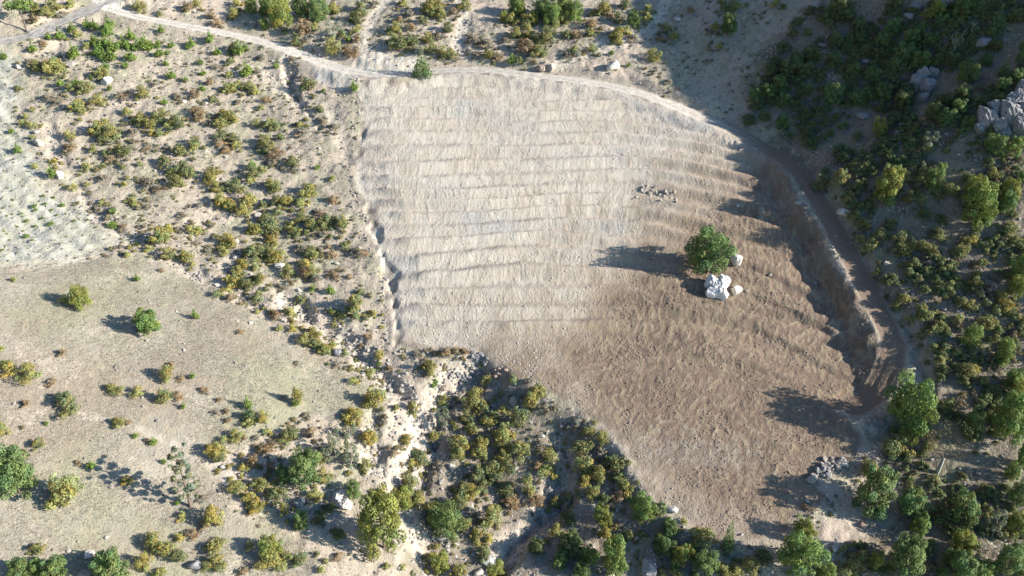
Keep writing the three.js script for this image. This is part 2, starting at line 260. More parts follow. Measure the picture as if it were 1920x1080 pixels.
const grainMap = (() => {
  const N = 512, d = new Uint8Array(N * N * 4);
  const tile = (x, y, p) => { const w = (q) => ((q % p) + p) % p, s = (a, b) => noise(a, b), fx = w(x), fy = w(y), u = fx / p, v = fy / p; return s(fx, fy) * (1 - u) * (1 - v) + s(fx - p, fy) * u * (1 - v) + s(fx, fy - p) * (1 - u) * v + s(fx - p, fy - p) * u * v; };
  for (let j = 0, k = 0; j < N; j++) for (let i = 0; i < N; i++, k += 4) { const x = i / N, y = j / N, v = 128 + 70 * tile(x * 24, y * 24, 24) + 55 * tile(x * 60 + 0.5, y * 60, 60) + 30 * tile(x * 128, y * 128, 128); d[k] = d[k + 1] = d[k + 2] = clamp(v, 0, 255); d[k + 3] = 255; }
  const t = new THREE.DataTexture(d, N, N); t.wrapS = t.wrapT = THREE.RepeatWrapping; t.magFilter = t.minFilter = THREE.LinearFilter; t.repeat.set(280 / 9, 158 / 9); t.needsUpdate = true; return t;
})();
{
  const pos = new Float32Array(NX * NZ * 3), uv = new Float32Array(NX * NZ * 2), idx = new Uint32Array((NX - 1) * (NZ - 1) * 6);
  for (let j = 0, k = 0; j < NZ; j++) for (let i = 0; i < NX; i++, k++) { pos[k * 3] = XS[i]; pos[k * 3 + 1] = HY[k]; pos[k * 3 + 2] = ZS[j]; uv[k * 2] = (XS[i] + 140) / 280; uv[k * 2 + 1] = (ZS[j] + 95) / 158; }
  for (let j = 0, q = 0; j < NZ - 1; j++) for (let i = 0; i < NX - 1; i++) { const a = j * NX + i, b = a + 1, c = a + NX, d = c + 1; idx[q++] = a; idx[q++] = c; idx[q++] = b; idx[q++] = b; idx[q++] = c; idx[q++] = d; }
  const g = new THREE.BufferGeometry(); g.setAttribute('position', new THREE.BufferAttribute(pos, 3)); g.setAttribute('uv', new THREE.BufferAttribute(uv, 2)); g.setIndex(new THREE.BufferAttribute(idx, 1)); g.computeVertexNormals();
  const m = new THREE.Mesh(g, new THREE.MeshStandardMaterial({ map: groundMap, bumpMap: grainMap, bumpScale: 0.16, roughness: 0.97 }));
  m.name = 'terrain'; m.userData.kind = 'structure'; m.receiveShadow = m.castShadow = true; scene.add(m);
}

// ---------------------------------------------------------------- naming
const counts = {};
const numbered = (n) => { const k = counts[n] = (counts[n] ?? -1) + 1; return k ? `${n}_${String(k).padStart(3, '0')}` : n; };
function tag(o, label, category, group, kind) { Object.assign(o.userData, label && { label }, category && { category }, group && { group }, kind && { kind }); return o; }
function part(name, geo, mat, parent) { const m = new THREE.Mesh(geo, mat); m.name = name; m.castShadow = m.receiveShadow = true; parent.add(m); return m; }

// ---------------------------------------------------------------- foliage
function spray(list, size, flat, hueOf) {                                // many small leaf faces; list of [x, y, z, nx, ny, nz, clump]
  const n = list.length, pos = new Float32Array(n * 12), col = new Float32Array(n * 12), nor = new Float32Array(n * 12), idx = new Uint32Array(n * 6);
  const N = new THREE.Vector3(), A = new THREE.Vector3(), B = new THREE.Vector3();
  for (let i = 0; i < n; i++) {
    const [x, y, z, nx, ny, nz, cl] = list[i];
    N.set(nx + rr(-flat, flat), ny + rr(-flat, flat) + 0.15, nz + rr(-flat, flat)).normalize();
    A.set(rr(-1, 1), rr(-1, 1), rr(-1, 1)).cross(N).normalize(); B.crossVectors(N, A);
    const s = size * rr(0.6, 1.35), t = s * rr(0.5, 0.9), k = [x, y, z], h = hueOf(cl, y);
    for (let q = 0; q < 4; q++) {
      const a = [1, 0.1, -1, -0.1][q] * s, b = [0.1, 1, -0.1, -1][q] * t, c = q % 2 ? -0.22 * s : 0.12 * s;
      pos[i * 12 + q * 3] = k[0] + A.x * a + B.x * b + N.x * c; pos[i * 12 + q * 3 + 1] = k[1] + A.y * a + B.y * b + N.y * c; pos[i * 12 + q * 3 + 2] = k[2] + A.z * a + B.z * b + N.z * c;
      nor[i * 12 + q * 3] = N.x; nor[i * 12 + q * 3 + 1] = N.y; nor[i * 12 + q * 3 + 2] = N.z;
      for (let e = 0; e < 3; e++) col[i * 12 + q * 3 + e] = h[e];
    }
    idx.set([i * 4, i * 4 + 1, i * 4 + 2, i * 4, i * 4 + 2, i * 4 + 3], i * 6);
  }
  const g = new THREE.BufferGeometry(); g.setAttribute('position', new THREE.BufferAttribute(pos, 3)); g.setAttribute('normal', new THREE.BufferAttribute(nor, 3)); g.setAttribute('color', new THREE.BufferAttribute(col, 3)); g.setIndex(new THREE.BufferAttribute(idx, 1)); return g;
}
function crownLeaves(clumps, n, shell = 0.35) {
  const out = [], w = clumps.map((c) => c[3] * c[3]), sum = w.reduce((a, b) => a + b, 0);
  clumps.forEach(([cx, cy, cz, r, sq = 0.85], k) => {
    const m = Math.round(n * w[k] / sum);
    for (let i = 0; i < m; i++) {
      const y = rr(-0.85, 1), a = rr(0, 6.2832), q = Math.sqrt(1 - y * y), d = r * (1 - shell * rnd() * rnd()) * rr(0.86, 1.10);
      out.push([cx + Math.cos(a) * q * d, cy + y * d * sq, cz + Math.sin(a) * q * d, Math.cos(a) * q, y, Math.sin(a) * q, k]);
    }
  });
  return out;
}
const hueMaker = (n, spread, warm) => { const v = [...Array(n)].map(() => [rr(-1, 1), rr(-1, 1)]); return (k) => { const a = v[k % n][0] * spread + rr(-0.5, 0.5) * spread, b = v[k % n][1] * warm + rr(-0.6, 0.6) * warm; return [clamp(0.82 + a + b, 0.25, 1.6), clamp(0.82 + a, 0.25, 1.6), clamp(0.8 + a - 0.8 * b, 0.2, 1.6)]; }; };
// crowns in a unit box: width 1, height 1, standing on y = 0
function shrubCrown() {
  const c = [[rr(-0.08, 0.08), 0.36, rr(-0.08, 0.08), rr(0.24, 0.32), 1]], n = 8 + (rnd() * 5 | 0);
  for (let i = 0; i < n; i++) { const a = i / n * 6.28 + rr(-0.4, 0.4), d = rr(0.16, 0.44); c.push([Math.cos(a) * d, rr(0.12, 0.66), Math.sin(a) * d, rr(0.08, 0.22), rr(0.8, 1.3)]); }
  for (let i = 0; i < 4; i++) c.push([rr(-0.18, 0.18), rr(0.66, 0.84), rr(-0.18, 0.18), rr(0.1, 0.17), 1.1]);
  return spray(crownLeaves(c, 1350, 0.5), 0.037, 0.75, hueMaker(12, 0.15, 0.16));
}
function treeCrown(n = 5600) {
  const c = [[rr(-0.03, 0.03), 0.52, rr(-0.03, 0.03), 0.33, 1.05]], m = 26 + (rnd() * 6 | 0);
  for (let i = 0; i < m; i++) { const y = 0.14 + 0.76 * ((i + rnd()) / m), w = Math.sqrt(Math.max(0.05, 1 - ((y - 0.46) / 0.52) ** 2)), a = i * 2.4 + rr(-0.5, 0.5), d = w * rr(0.24, 0.43); c.push([Math.cos(a) * d, y, Math.sin(a) * d, rr(0.075, 0.17), rr(0.7, 1)]); }
  return spray(crownLeaves(c, n, 0.4), 0.0225, 0.8, hueMaker(30, 0.20, 0.14));
}
function sparseCrown() { const c = []; for (let i = 0; i < 15; i++) { const y = rr(0.15, 0.95), a = rr(0, 6.28), d = rr(0.1, 0.4) * Math.sqrt(1.1 - Math.abs(y - 0.5)); c.push([Math.cos(a) * d, y, Math.sin(a) * d, rr(0.06, 0.13), 0.9]); } return spray(crownLeaves(c, 1200), 0.026, 0.9, hueMaker(15, 0.14, 0.12)); }
function coneCrown(n, ragged) {                                          // whorls of drooping boughs round a leader
  const c = [], rows = 9; for (let r = 0; r < rows; r++) { const y = 0.06 + 0.86 * r / (rows - 1), w = 0.44 * (1 - y * 0.93) + 0.02, m = Math.max(2, Math.round(9 * (1 - y) + 1)); for (let i = 0; i < m; i++) { const a = i / m * 6.28 + r * 0.7 + rr(-ragged, ragged), d = w * rr(0.55, 0.9); c.push([Math.cos(a) * d, y + rr(-0.03, 0.03), Math.sin(a) * d, Math.max(0.035, w * rr(0.28, 0.45)), 0.7]); } }
  c.push([0, 0.95, 0, 0.04, 1.4]);
  return spray(crownLeaves(c, n), 0.030, 0.8, hueMaker(30, 0.14, 0.08));
}
function saplingCrown() { const c = [[0, 0.35, 0, 0.24, 1.1], [0, 0.66, 0, 0.15, 1.4], [0, 0.88, 0, 0.07, 1.5]]; for (let i = 0; i < 7; i++) { const a = i * 0.9 + rr(-0.3, 0.3); c.push([Math.cos(a) * 0.28, rr(0.22, 0.5), Math.sin(a) * 0.28, rr(0.12, 0.2), 1]); } return spray(crownLeaves(c, 420), 0.055, 0.8, hueMaker(10, 0.15, 0.10)); }
function umbrellaCrown() { const c = []; for (let i = 0; i < 14; i++) { const a = i * 2.4, d = 0.42 * Math.sqrt(i / 14); c.push([Math.cos(a) * d, 0.8 + rr(-0.08, 0.1), Math.sin(a) * d, rr(0.12, 0.17), 0.6]); } return spray(crownLeaves(c, 1500), 0.030, 0.8, hueMaker(14, 0.13, 0.08)); }
function dryCrown() { const c = [[0, 0.35, 0, 0.28, 0.9]]; for (let i = 0; i < 6; i++) c.push([rr(-0.3, 0.3), rr(0.15, 0.6), rr(-0.3, 0.3), rr(0.14, 0.22)]); return spray(crownLeaves(c, 380, 0.9), 0.05, 1.2, hueMaker(8, 0.2, 0.15)); }
function limb(a, b, r0, r1, seg = 5) {                                   // tapered, slightly crooked stick
  const A = new THREE.Vector3(...a), B = new THREE.Vector3(...b), L = A.distanceTo(B), g = new THREE.CylinderGeometry(r1, r0, L, seg, 3, true), p = g.attributes.position, bend = rr(-0.05, 0.05) * L, bend2 = rr(-0.05, 0.05) * L;
  for (let i = 0; i < p.count; i++) { const t = p.getY(i) / L + 0.5, w = Math.sin(t * Math.PI); p.setX(i, p.getX(i) + bend * w); p.setZ(i, p.getZ(i) + bend2 * w); }
  g.translate(0, L / 2, 0); g.applyQuaternion(new THREE.Quaternion().setFromUnitVectors(new THREE.Vector3(0, 1, 0), B.clone().sub(A).normalize())); g.translate(...a); g.computeVertexNormals(); return g;
}
const stemGeo = () => mergeGeometries([...Array(4)].map((_, i) => limb([rr(-0.04, 0.04), -0.12, rr(-0.04, 0.04)], [Math.cos(i * 1.6) * rr(0.08, 0.25), rr(0.4, 0.7), Math.sin(i * 1.6) * rr(0.08, 0.25)], 0.025, 0.008, 4)));
const trunkGeo = (r = 0.035, top = 0.62) => { const l = [limb([0, -0.08, 0], [rr(-0.03, 0.03), top, rr(-0.03, 0.03)], r, r * 0.45, 7)]; for (let i = 0; i < 6; i++) { const y = rr(0.22, 0.55), a = i * 1.1 + rr(0, 0.5); l.push(limb([0, y, 0], [Math.cos(a) * rr(0.18, 0.32), y + rr(0.12, 0.3), Math.sin(a) * rr(0.18, 0.32)], r * 0.5, r * 0.15, 4)); } return mergeGeometries(l); };
function twigs(list, a, dir, L, r, depth) {
  const b = [a[0] + dir[0] * L, a[1] + dir[1] * L, a[2] + dir[2] * L]; list.push(limb(a, b, r, r * 0.62, depth > 2 ? 6 : 3));
  if (depth) for (let i = 0, n = depth > 2 ? 4 : 3; i < n; i++) { const d = new THREE.Vector3(dir[0] + rr(-0.75, 0.75), dir[1] + rr(-0.25, 0.45), dir[2] + rr(-0.75, 0.75)).normalize(); twigs(list, b, d.toArray(), L * rr(0.58, 0.8), r * 0.55, depth - 1); }
}
const many = (n, f) => [...Array(n)].map(() => f());
const GEO = { shrub: many(7, shrubCrown), tree: many(6, treeCrown), sparse: many(3, sparseCrown), cone: many(3, () => coneCrown(1500, 0.5)), sapling: many(4, saplingCrown), umbrella: many(1, umbrellaCrown), dry: many(4, dryCrown), stem: many(3, stemGeo), trunk: many(3, () => trunkGeo()), straight: [limb([0, -0.06, 0], [0, 0.95, 0], 0.03, 0.006, 6)], tallTrunk: many(1, () => mergeGeometries([limb([0, -0.05, 0], [0.03, 0.8, 0], 0.03, 0.016, 7), limb([0, 0.5, 0], [0.25, 0.8, 0.1], 0.012, 0.006, 4), limb([0, 0.55, 0], [-0.24, 0.82, -0.1], 0.012, 0.006, 4), limb([0.01, 0.6, 0], [0.02, 0.8, 0.26], 0.012, 0.006, 4)])) };
const leafMat = (r, g, b) => new THREE.MeshPhysicalMaterial({ color: new THREE.Color().setRGB(r, g, b), vertexColors: true, roughness: 0.85, side: THREE.DoubleSide, transmission: 0.35, thickness: 0, specularIntensity: 0.3 });
const MAT = {
  olive: leafMat(0.370, 0.365, 0.140), oliveYellow: leafMat(0.420, 0.400, 0.140), oliveDark: leafMat(0.270, 0.290, 0.125), yellow: leafMat(0.450, 0.390, 0.115), rust: leafMat(0.400, 0.290, 0.170), dry: leafMat(0.360, 0.310, 0.230),
  pine: leafMat(0.230, 0.330, 0.070), dark: leafMat(0.200, 0.245, 0.100), green: leafMat(0.240, 0.335, 0.095), greenYellow: leafMat(0.340, 0.375, 0.100), deep: leafMat(0.210, 0.300, 0.105), grey: leafMat(0.290, 0.320, 0.200), conifer: leafMat(0.160, 0.235, 0.120),  // dark is ordinary foliage with shade mixed into its colour
  bark: new THREE.MeshStandardMaterial({ color: new THREE.Color().setRGB(0.16, 0.125, 0.095), roughness: 0.95 }), paleBark: new THREE.MeshStandardMaterial({ color: new THREE.Color().setRGB(0.36, 0.33, 0.29), roughness: 0.95 }),
};
// kind: [name, category, crown shapes, stem shapes, [[colour words, material], ...], least height / width, foliage name, lift of the base below the crown]
const KIND = {
  g: ['olive_shrub', 'shrub', 'shrub', 'stem', [['olive green', 'olive'], ['yellowish olive', 'oliveYellow'], ['dull dark olive', 'oliveDark'], ['olive green', 'olive']], 0.62],
  y: ['yellow_shrub', 'shrub', 'shrub', 'stem', [['golden yellow', 'yellow'], ['yellowish olive', 'oliveYellow']], 0.62],
  r: ['rust_shrub', 'shrub', 'shrub', 'stem', [['rust brown', 'rust']], 0.55],
  s: ['dry_shrub', 'shrub', 'dry', 'stem', [['dry grey-brown', 'dry']], 0.45],
  p: ['young_pine', 'pine sapling', 'sapling', 'stem', [['bright green', 'pine']], 1.2],
  m: ['planted_seedling', 'seedling', 'sapling', 'stem', [['fresh green', 'pine']], 0.6],
  d: ['shade_toned_shrub', 'shrub', 'shrub', 'stem', [['dark green', 'dark']], 0.7],  // same shrub as elsewhere, leaf colour darkened to imitate standing in shade
  e: ['shade_toned_tree', 'tree', 'tree', 'trunk', [['dark green', 'dark'], ['deep green', 'deep']], 1.05],  // ordinary trees of the shaded slope, shade put into the leaf colour
  t: ['broadleaf_tree', 'tree', 'tree', 'trunk', [['mid green', 'green'], ['deep green', 'deep'], ['mid green', 'green']], 1.2],
  l: ['autumn_tree', 'tree', 'tree', 'trunk', [['yellow-green', 'greenYellow']], 1.25],
  f: ['grey_tree', 'tree', 'sparse', 'trunk', [['grey-green', 'grey']], 0.9],
  c: ['conifer_tree', 'tree', 'cone', 'straight', [['deep green', 'deep']], 0.95],
  u: ['umbrella_pine', 'tree', 'umbrella', 'tallTrunk', [['flat-topped', 'green']], 1.1],
};
const plants = [];
// positions surveyed from the photograph, sheet by sheet: kind, centre x, centre y, width [, height]
function survey(ox, oy, text) { for (const q of text.trim().split(/\s+/)) { const [x, y, w, h] = q.slice(1).split(',').map(Number); plants.push({ k: q[0], u: ox + x / 3, v: oy + y / 3, w: w / 3, h: (h ?? w * ({ s: 0.6, m: 0.7, r: 0.8 }[q[0]] ?? 0.9)) / 3 }); } }
survey(0, 0, `p25,310,50 p280,200,50 p345,190,70 p410,150,60 g440,190,60 p540,140,60 p500,130,60 p620,130,80 p610,165,70 p190,265,60 r245,240,50 p420,280,90 g490,255,50 p530,220,60 p560,238,70 p600,228,80 p640,250,80 p550,285,60 p590,300,70 p630,305,70 p700,230,70 p740,190,70 p730,252,50 p760,265,40 p740,305,70 p820,230,90 p850,250,50 p890,240,50 p900,290,60 p945,290,35 p910,160,45 p965,245,45 p1080,235,60 p1060,258,40 p1185,205,65 p1225,285,50 d1310,265,70 p1350,270,80 p1380,258,50 p1390,385,80 p935,350,40 p1130,345,40 p965,410,60 p1145,405,40 p1045,440,30 g1290,420,50 p710,360,50 p595,370,50 p515,430,30 p620,490,35 p345,460,50 p435,455,50 p1555,365,40 p1140,490,40 p925,565,45
g210,360,80 g300,370,120 g345,375,70 r265,350,40 s165,340,40 g580,405,80 g490,485,90 g400,490,60 s280,545,70 g100,490,35 s330,570,60 g560,560,80 g445,590,90 g460,622,50 s500,580,60 s690,525,110 g810,512,90 s870,475,50 r1100,522,60 r1185,455,60 g1200,560,50 s1000,540,60 g590,680,50 g560,720,110 g640,735,100 g600,770,80 g720,625,60 g790,660,90 g840,690,80 g910,640,90 y860,745,50 g905,745,60 s750,740,80 r1110,620,80 r1120,650,70 g1000,680,110 g950,700,60 g1270,640,90 y1320,672,60 g1245,690,80 s1190,690,50 g1250,760,70 r1240,800,70 g1320,770,70 g1330,815,60 g1450,690,60 g1520,690,80 g1560,710,60 g1580,770,50 g1490,780,80 g1500,820,90 r1550,862,90 r1280,842,60 g1100,790,70 y1095,822,60 g1020,842,90 s830,810,50 r830,835,40 s940,830,60 g690,842,100 s620,800,60 g600,860,50 r620,890,60 g525,838,50 g580,932,40 g690,935,35 g790,920,40 g930,895,80 g1040,940,110 g1080,972,60 g960,960,60 g1000,1012,100 s840,1010,120 s900,1050,90 s580,1000,80 g700,1032,40 y1200,960,80 y1180,1000,80 y1230,1050,80 g1330,1040,100 g1410,1010,60 p1420,920,50 g1430,960,90 g1530,1030,90 g1550,1055,70 s1540,910,80 g1650,900,80 s1660,940,70 s1700,740,80 g1690,700,50 g1480,950,50 g1740,1060,90 g1870,1000,40 p1785,935,35 g1800,610,50 s1820,680,60 s1880,710,60 g1740,470,90 s1700,430,40 s1640,330,50 s1480,320,60 g1300,340,50 s1220,370,50 g1280,492,60 g1310,490,60 g1340,472,50 g1400,482,70 g1430,502,60 s1450,400,50 r1500,560,50 p1820,505,30 g1470,600,40 s1340,570,50
y395,755,60 r400,825,70 g130,690,50 g185,702,50 g150,650,40 p68,730,40 g185,770,40 p105,830,55 p300,960,55,110 y305,905,40 g195,930,40 y490,935,60 g415,1050,50 y790,30,80 r1060,35,70 y1110,20,60 g900,75,40 y1340,15,60 y1320,70,70 r1190,85,60 r1230,125,60 l1590,60,130,190 t1500,40,100 t1700,30,120 t1790,50,120 r1710,145,90,100 t1490,130,60 g1880,40,80 f1880,180,120 g1665,220,60,90 g1870,252,100 y400,20,60 g310,20,80 g200,35,80 r200,110,60 g270,60,80 s350,80,60 t1420,30,80 g1610,170,40 g1770,150,60 u145,75,180,190`);
survey(640, 0, `g110,40,90 g80,90,90 y90,160,50 p45,215,40 g10,190,60 r50,280,90 r90,220,60 s180,30,50 g350,10,50 s380,75,80 g460,110,50 y310,150,80 g270,170,50 r330,110,60 r390,150,60 g330,240,110 g390,222,90 g300,215,60 f450,280,70 g510,270,80 g490,210,80 s550,200,70 g580,290,80 g620,300,60 s640,320,70 g500,40,110 g540,30,100 g560,80,70 r630,65,60 g690,20,80 g600,145,70 s770,300,60 g830,300,70 r880,320,70 p960,330,60 g1000,340,60 s760,220,80 s820,240,80 s920,225,60 l915,90,60 g960,100,80 t980,30,100 l1000,35,90 l1080,95,70 g1040,110,100 g990,180,80 g1060,180,80 t1130,40,110 t1180,70,110 t1250,30,110 t1310,60,110 g1240,100,80 g1160,190,110 g1110,220,70 r1030,250,110 g1100,282,90 g1130,290,60 s1060,330,60 g1270,190,60 r1320,190,60 g1200,140,60 y1415,70,45 r1410,130,70 g1470,40,100 r1500,70,60 g1600,20,60 g1560,100,70 t1640,100,90 g1720,50,70 g1720,100,70 g1550,180,90 g1550,215,80 y1540,202,60 g1600,170,60 g1400,180,60 g1410,270,60 s1330,300,80 s1270,310,70 g1310,282,60 s1640,210,70 p1520,290,35 g1870,200,70 r1800,215,40 y1755,305,80 p1615,360,30 s1840,455,50 s1765,395,35 g1830,150,50 c455,345,132,150 p75,480,60,80`);
survey(1280, 0, `g240,20,90 y300,30,60 t250,130,110,140 y180,150,60 s150,185,40 r145,275,40 y205,260,45 r45,55,50 y515,20,50 d560,40,50 e870,30,150 e900,70,130 e1180,30,120 e1170,150,110 e980,140,110 e1000,200,90 e850,220,110 c930,195,70,110 e1130,220,100 e1280,200,110 c1330,150,80,120 l1420,45,100 g1370,75,80 e1560,50,120 e1640,30,120 c1760,90,120,160 e1870,80,100 d1740,180,70 f1620,140,120 f1520,230,95,150 e1700,40,90 e1450,110,80 e1380,220,90 e1240,290,120 t1900,260,80,200 c1800,360,70,120 e1590,390,130 e1560,520,110 e1480,560,90 e1330,330,110 e1180,360,90 e1060,410,100 e950,390,90 e850,330,90 e720,300,110 e630,340,110 c630,290,60,90 e590,380,120 e680,390,100 d500,390,100 e540,460,100 e400,530,90,120 e470,510,110 e560,560,100 e680,500,100 t840,520,130,150 d760,620,80 d690,640,90 t560,680,90 d420,580,80 d370,670,90 d460,650,90 d640,590,80 e980,540,100 e1040,520,90 e1120,510,110 e1230,550,130 e1250,500,90 d1180,660,90 e1400,620,110 e1480,650,110 e1540,600,110 d1440,560,90 d1310,720,80 l1095,710,85,120 d1110,810,90 f1380,790,120 d1280,800,70 g1290,850,60 f1340,930,80 d720,800,80 d700,760,80 d880,840,90 d900,880,80 d940,850,60 g770,1020,90,100 g880,990,100,110 g970,1040,90 l1140,1010,165,150 g1250,980,70 t1400,1000,110,120 g1330,1010,70 t1440,950,70 g1500,1060,70 l1620,1060,140 g1740,970,90 g1720,1040,60 l1820,1060,110 t1900,990,60 t1750,810,130 t1860,810,110,130 e1600,680,80 r1350,680,70 d1160,870,80 d1220,900,70 d1050,890,60 d1560,760,60 e1700,330,80 e1800,470,90 e1790,560,80 d1650,560,60 e1880,420,80 d560,260,80 d520,330,60 d760,230,60 d700,180,60 d800,80,90 d820,130,70 e1750,250,80 e1500,330,90 e1430,330,80 e1090,300,80 e1020,280,80 d1260,620,70 d1120,600,80 d900,700,60 d830,740,50 d980,760,60 d600,760,50 d800,960,60 d1060,960,70 d1170,950,70`);
survey(0, 360, `m120,115,35 m150,155,45 m195,70,60 m200,95,40 m240,140,40 m285,170,60 m200,185,40 m150,240,60 m180,265,40 m70,120,25 m245,15,40 m300,25,40 m350,65,60 m290,95,40 m255,60,40 m320,125,30 m370,120,25 m420,155,35 m495,150,35 m15,320,40 m540,195,25 m40,130,25 m75,40,28 m20,85,25 m25,215,26 m55,265,26 m100,190,26 m130,215,26
g570,60,35 s510,65,35 s550,95,50 p640,100,45 p640,175,55 r695,190,45 s600,150,40 g750,45,45 g765,70,40 s830,80,50 s810,190,50 g910,240,130,115 y950,200,60 s1000,205,50 g1080,210,60 y1120,210,50 s1190,190,50 s1030,130,60 s1130,70,60 y1280,260,90 y1310,295,50 g1260,330,60 g770,290,35 g835,320,60 g955,340,90 y1050,360,85 g1085,400,40 g720,350,45 s635,330,20 s1110,285,50 s1170,330,60 p775,480,45 g80,490,40 l470,580,115,150 g380,600,70 t840,715,160,180 p1100,685,50,70 r910,437,35 r355,900,60 r1355,785,40 y50,980,110,90 g165,1010,120,110 r295,1065,60 y10,880,50 g940,1010,90,110 r965,965,40 r1020,1045,45 p1085,1030,40
y1250,40,100 y1300,70,90 g1410,40,100 g1380,95,90 y1430,200,90 g1530,190,110 g1500,150,90 y1455,215,60 g1570,100,60 g1620,40,80 g1700,60,70 g1560,40,80 g1480,70,60 g1660,220,80 g1700,140,80 y1640,190,60 g1760,180,100 g1830,170,110 g1890,160,80 s1800,110,110 r1870,40,60 s1820,235,80 g1710,10,60 y1560,350,110 y1530,260,80 g1440,330,110 g1500,310,80 g1400,330,60 s1690,310,80 g1760,330,90 s1800,320,60 r1870,345,60 g1770,352,60 y1720,400,70 r1730,440,90 g1760,442,80 s1780,480,80 g1620,440,80 g1460,480,80 y1370,400,80 g1340,440,90 y1290,490,70 g1330,500,90 g1390,510,90 y1290,540,60 g1230,570,60 r1300,590,60 g1450,585,70 s1600,530,80 p1760,535,45 p1860,545,60 g1690,605,70 y1635,670,65 p1865,665,40 r1550,690,80 g1450,670,40 g1575,765,50 y1650,765,55 y1770,790,80 g1720,820,90 g1780,850,80 g1830,885,90 y1870,860,50 s1780,660,50 s1900,970,60 s1670,960,40 g1910,690,40 r1890,470,50 g1440,420,60`);
survey(640, 360, `g15,170,50,110 g20,300,60 s80,330,60 r120,340,60 g80,620,110,120 y180,680,50 y15,690,40 g90,690,70 g110,560,50 r150,810,50 g220,910,60,80 p215,960,35 g160,1010,70 r270,990,50 g20,900,50 g70,1060,60 g500,970,90,90 r545,900,40 r600,900,70 r645,890,60 r690,895,60 s430,910,60 p530,1060,40 g820,1050,80 g970,1050,70 s1060,1060,60 s470,890,40`);
survey(1280, 360, `t140,315,255,225 t1630,50,200,200 t1810,40,120 g1280,20,90 g1340,30,60 g930,20,80 g960,130,80 g1010,170,90 g1110,230,90 g1060,280,70 g1230,250,100 g1220,310,90 g1280,292,80 y1250,330,60 g1350,300,90 g1400,340,80 g1290,400,90 g1270,450,70 g1310,480,70 g1430,230,90 s1390,400,60 g1040,310,70 g1170,490,90 g1130,500,60 g1580,270,80 g1560,320,80 y1630,270,70 g1690,300,60 g1640,240,60 y1840,195,70 g1790,290,60 g1860,270,80 t1880,410,120,170 l1860,520,110,85 g1640,470,80 g1640,520,100 s1660,560,80 s1420,580,90 g1230,590,90 g1200,640,60 y1275,710,60 g1340,650,80 g1370,690,80 g1330,700,60 g1480,550,70 g1560,610,80 g1620,630,80 y1540,710,70 g1440,750,80 g1400,780,70 g1330,810,50 t1610,800,110,120 g1700,730,110,100 y1790,580,80 y1810,640,100 g1760,660,70 t1790,880,110,140 g1530,900,60 y1440,940,70 g1470,880,70 g1620,890,60 g1600,1000,110 y1640,990,60 g1900,780,60 t1840,1040,110 g1690,1060,70 g1570,1050,70 g1410,870,50 g1540,480,60 g1510,520,60 g1700,620,60 g1870,700,70 g1480,430,70 s1720,520,80 g1090,450,60 g1000,260,60 d950,60,70 d1050,60,80 d1160,170,80 d1000,80,70 d1350,120,80 d1450,150,80`);
survey(0, 720, `t110,470,290,300 g380,580,180,210 g380,95,150,130 g645,25,90,70 y775,40,70 g930,60,90,100 r1000,60,70 p1035,120,40 r150,105,60 r1150,30,50 r1235,85,40 g670,210,80,70 r720,215,50 y20,240,70,110 g220,330,75,70 p520,450,60,50 r440,440,40 p765,285,35 p870,320,50 r830,315,40 p925,430,35 y720,540,80,60 p265,215,30 r130,240,35 p1000,665,35 s1140,640,60 g1025,740,60 y1210,730,110,140 r1150,790,70 r1080,840,80 y1015,860,60 g860,880,110,110 g930,920,110,110 g1010,960,90,90 y820,990,90,110 y900,1060,80 y1210,910,120,90 g1230,1000,120,110 g1170,1020,80 r1370,1050,70 y1410,910,60,70 l1530,910,150,140 g1540,980,170,100 y1580,1000,80 g1690,980,90,90 r1900,970,60 y1810,1040,60 y215,920,90,80 t130,1030,150,110 t230,1030,120 t330,1040,180,110 t590,1020,150 t650,1040,250,120 y580,990,60
p1400,100,60,100 d1410,180,90,90 y1395,215,60 y1485,180,60,80 r1285,200,50 r1275,150,45 s1215,155,50 g1680,60,60,120 p1665,100,50 s1600,70,50 s1720,175,60 r1745,265,70 g1640,270,90 g1600,305,80 g1505,265,50 s1440,300,50 g1330,285,80 r1375,300,40 g1265,310,60 y1215,370,110,110 g1230,410,80 r1500,360,100,70 r1425,430,70,90 y1370,470,70 r1525,450,40 y1330,575,110,80 y1300,530,40 g1475,560,90,90 y1410,640,80,90 y1450,680,110,70 r1440,702,60 g1560,610,130,110 y1605,700,60,90 t1730,460,220,230 t1600,500,110,120 y1830,510,90,110 g1770,620,80,80 f1890,330,120,180 t1700,760,110,110 g1800,740,90,80 s1740,660,60 f1850,390,100,100 g1790,410,90 d1860,690,80 d1900,840,90`);
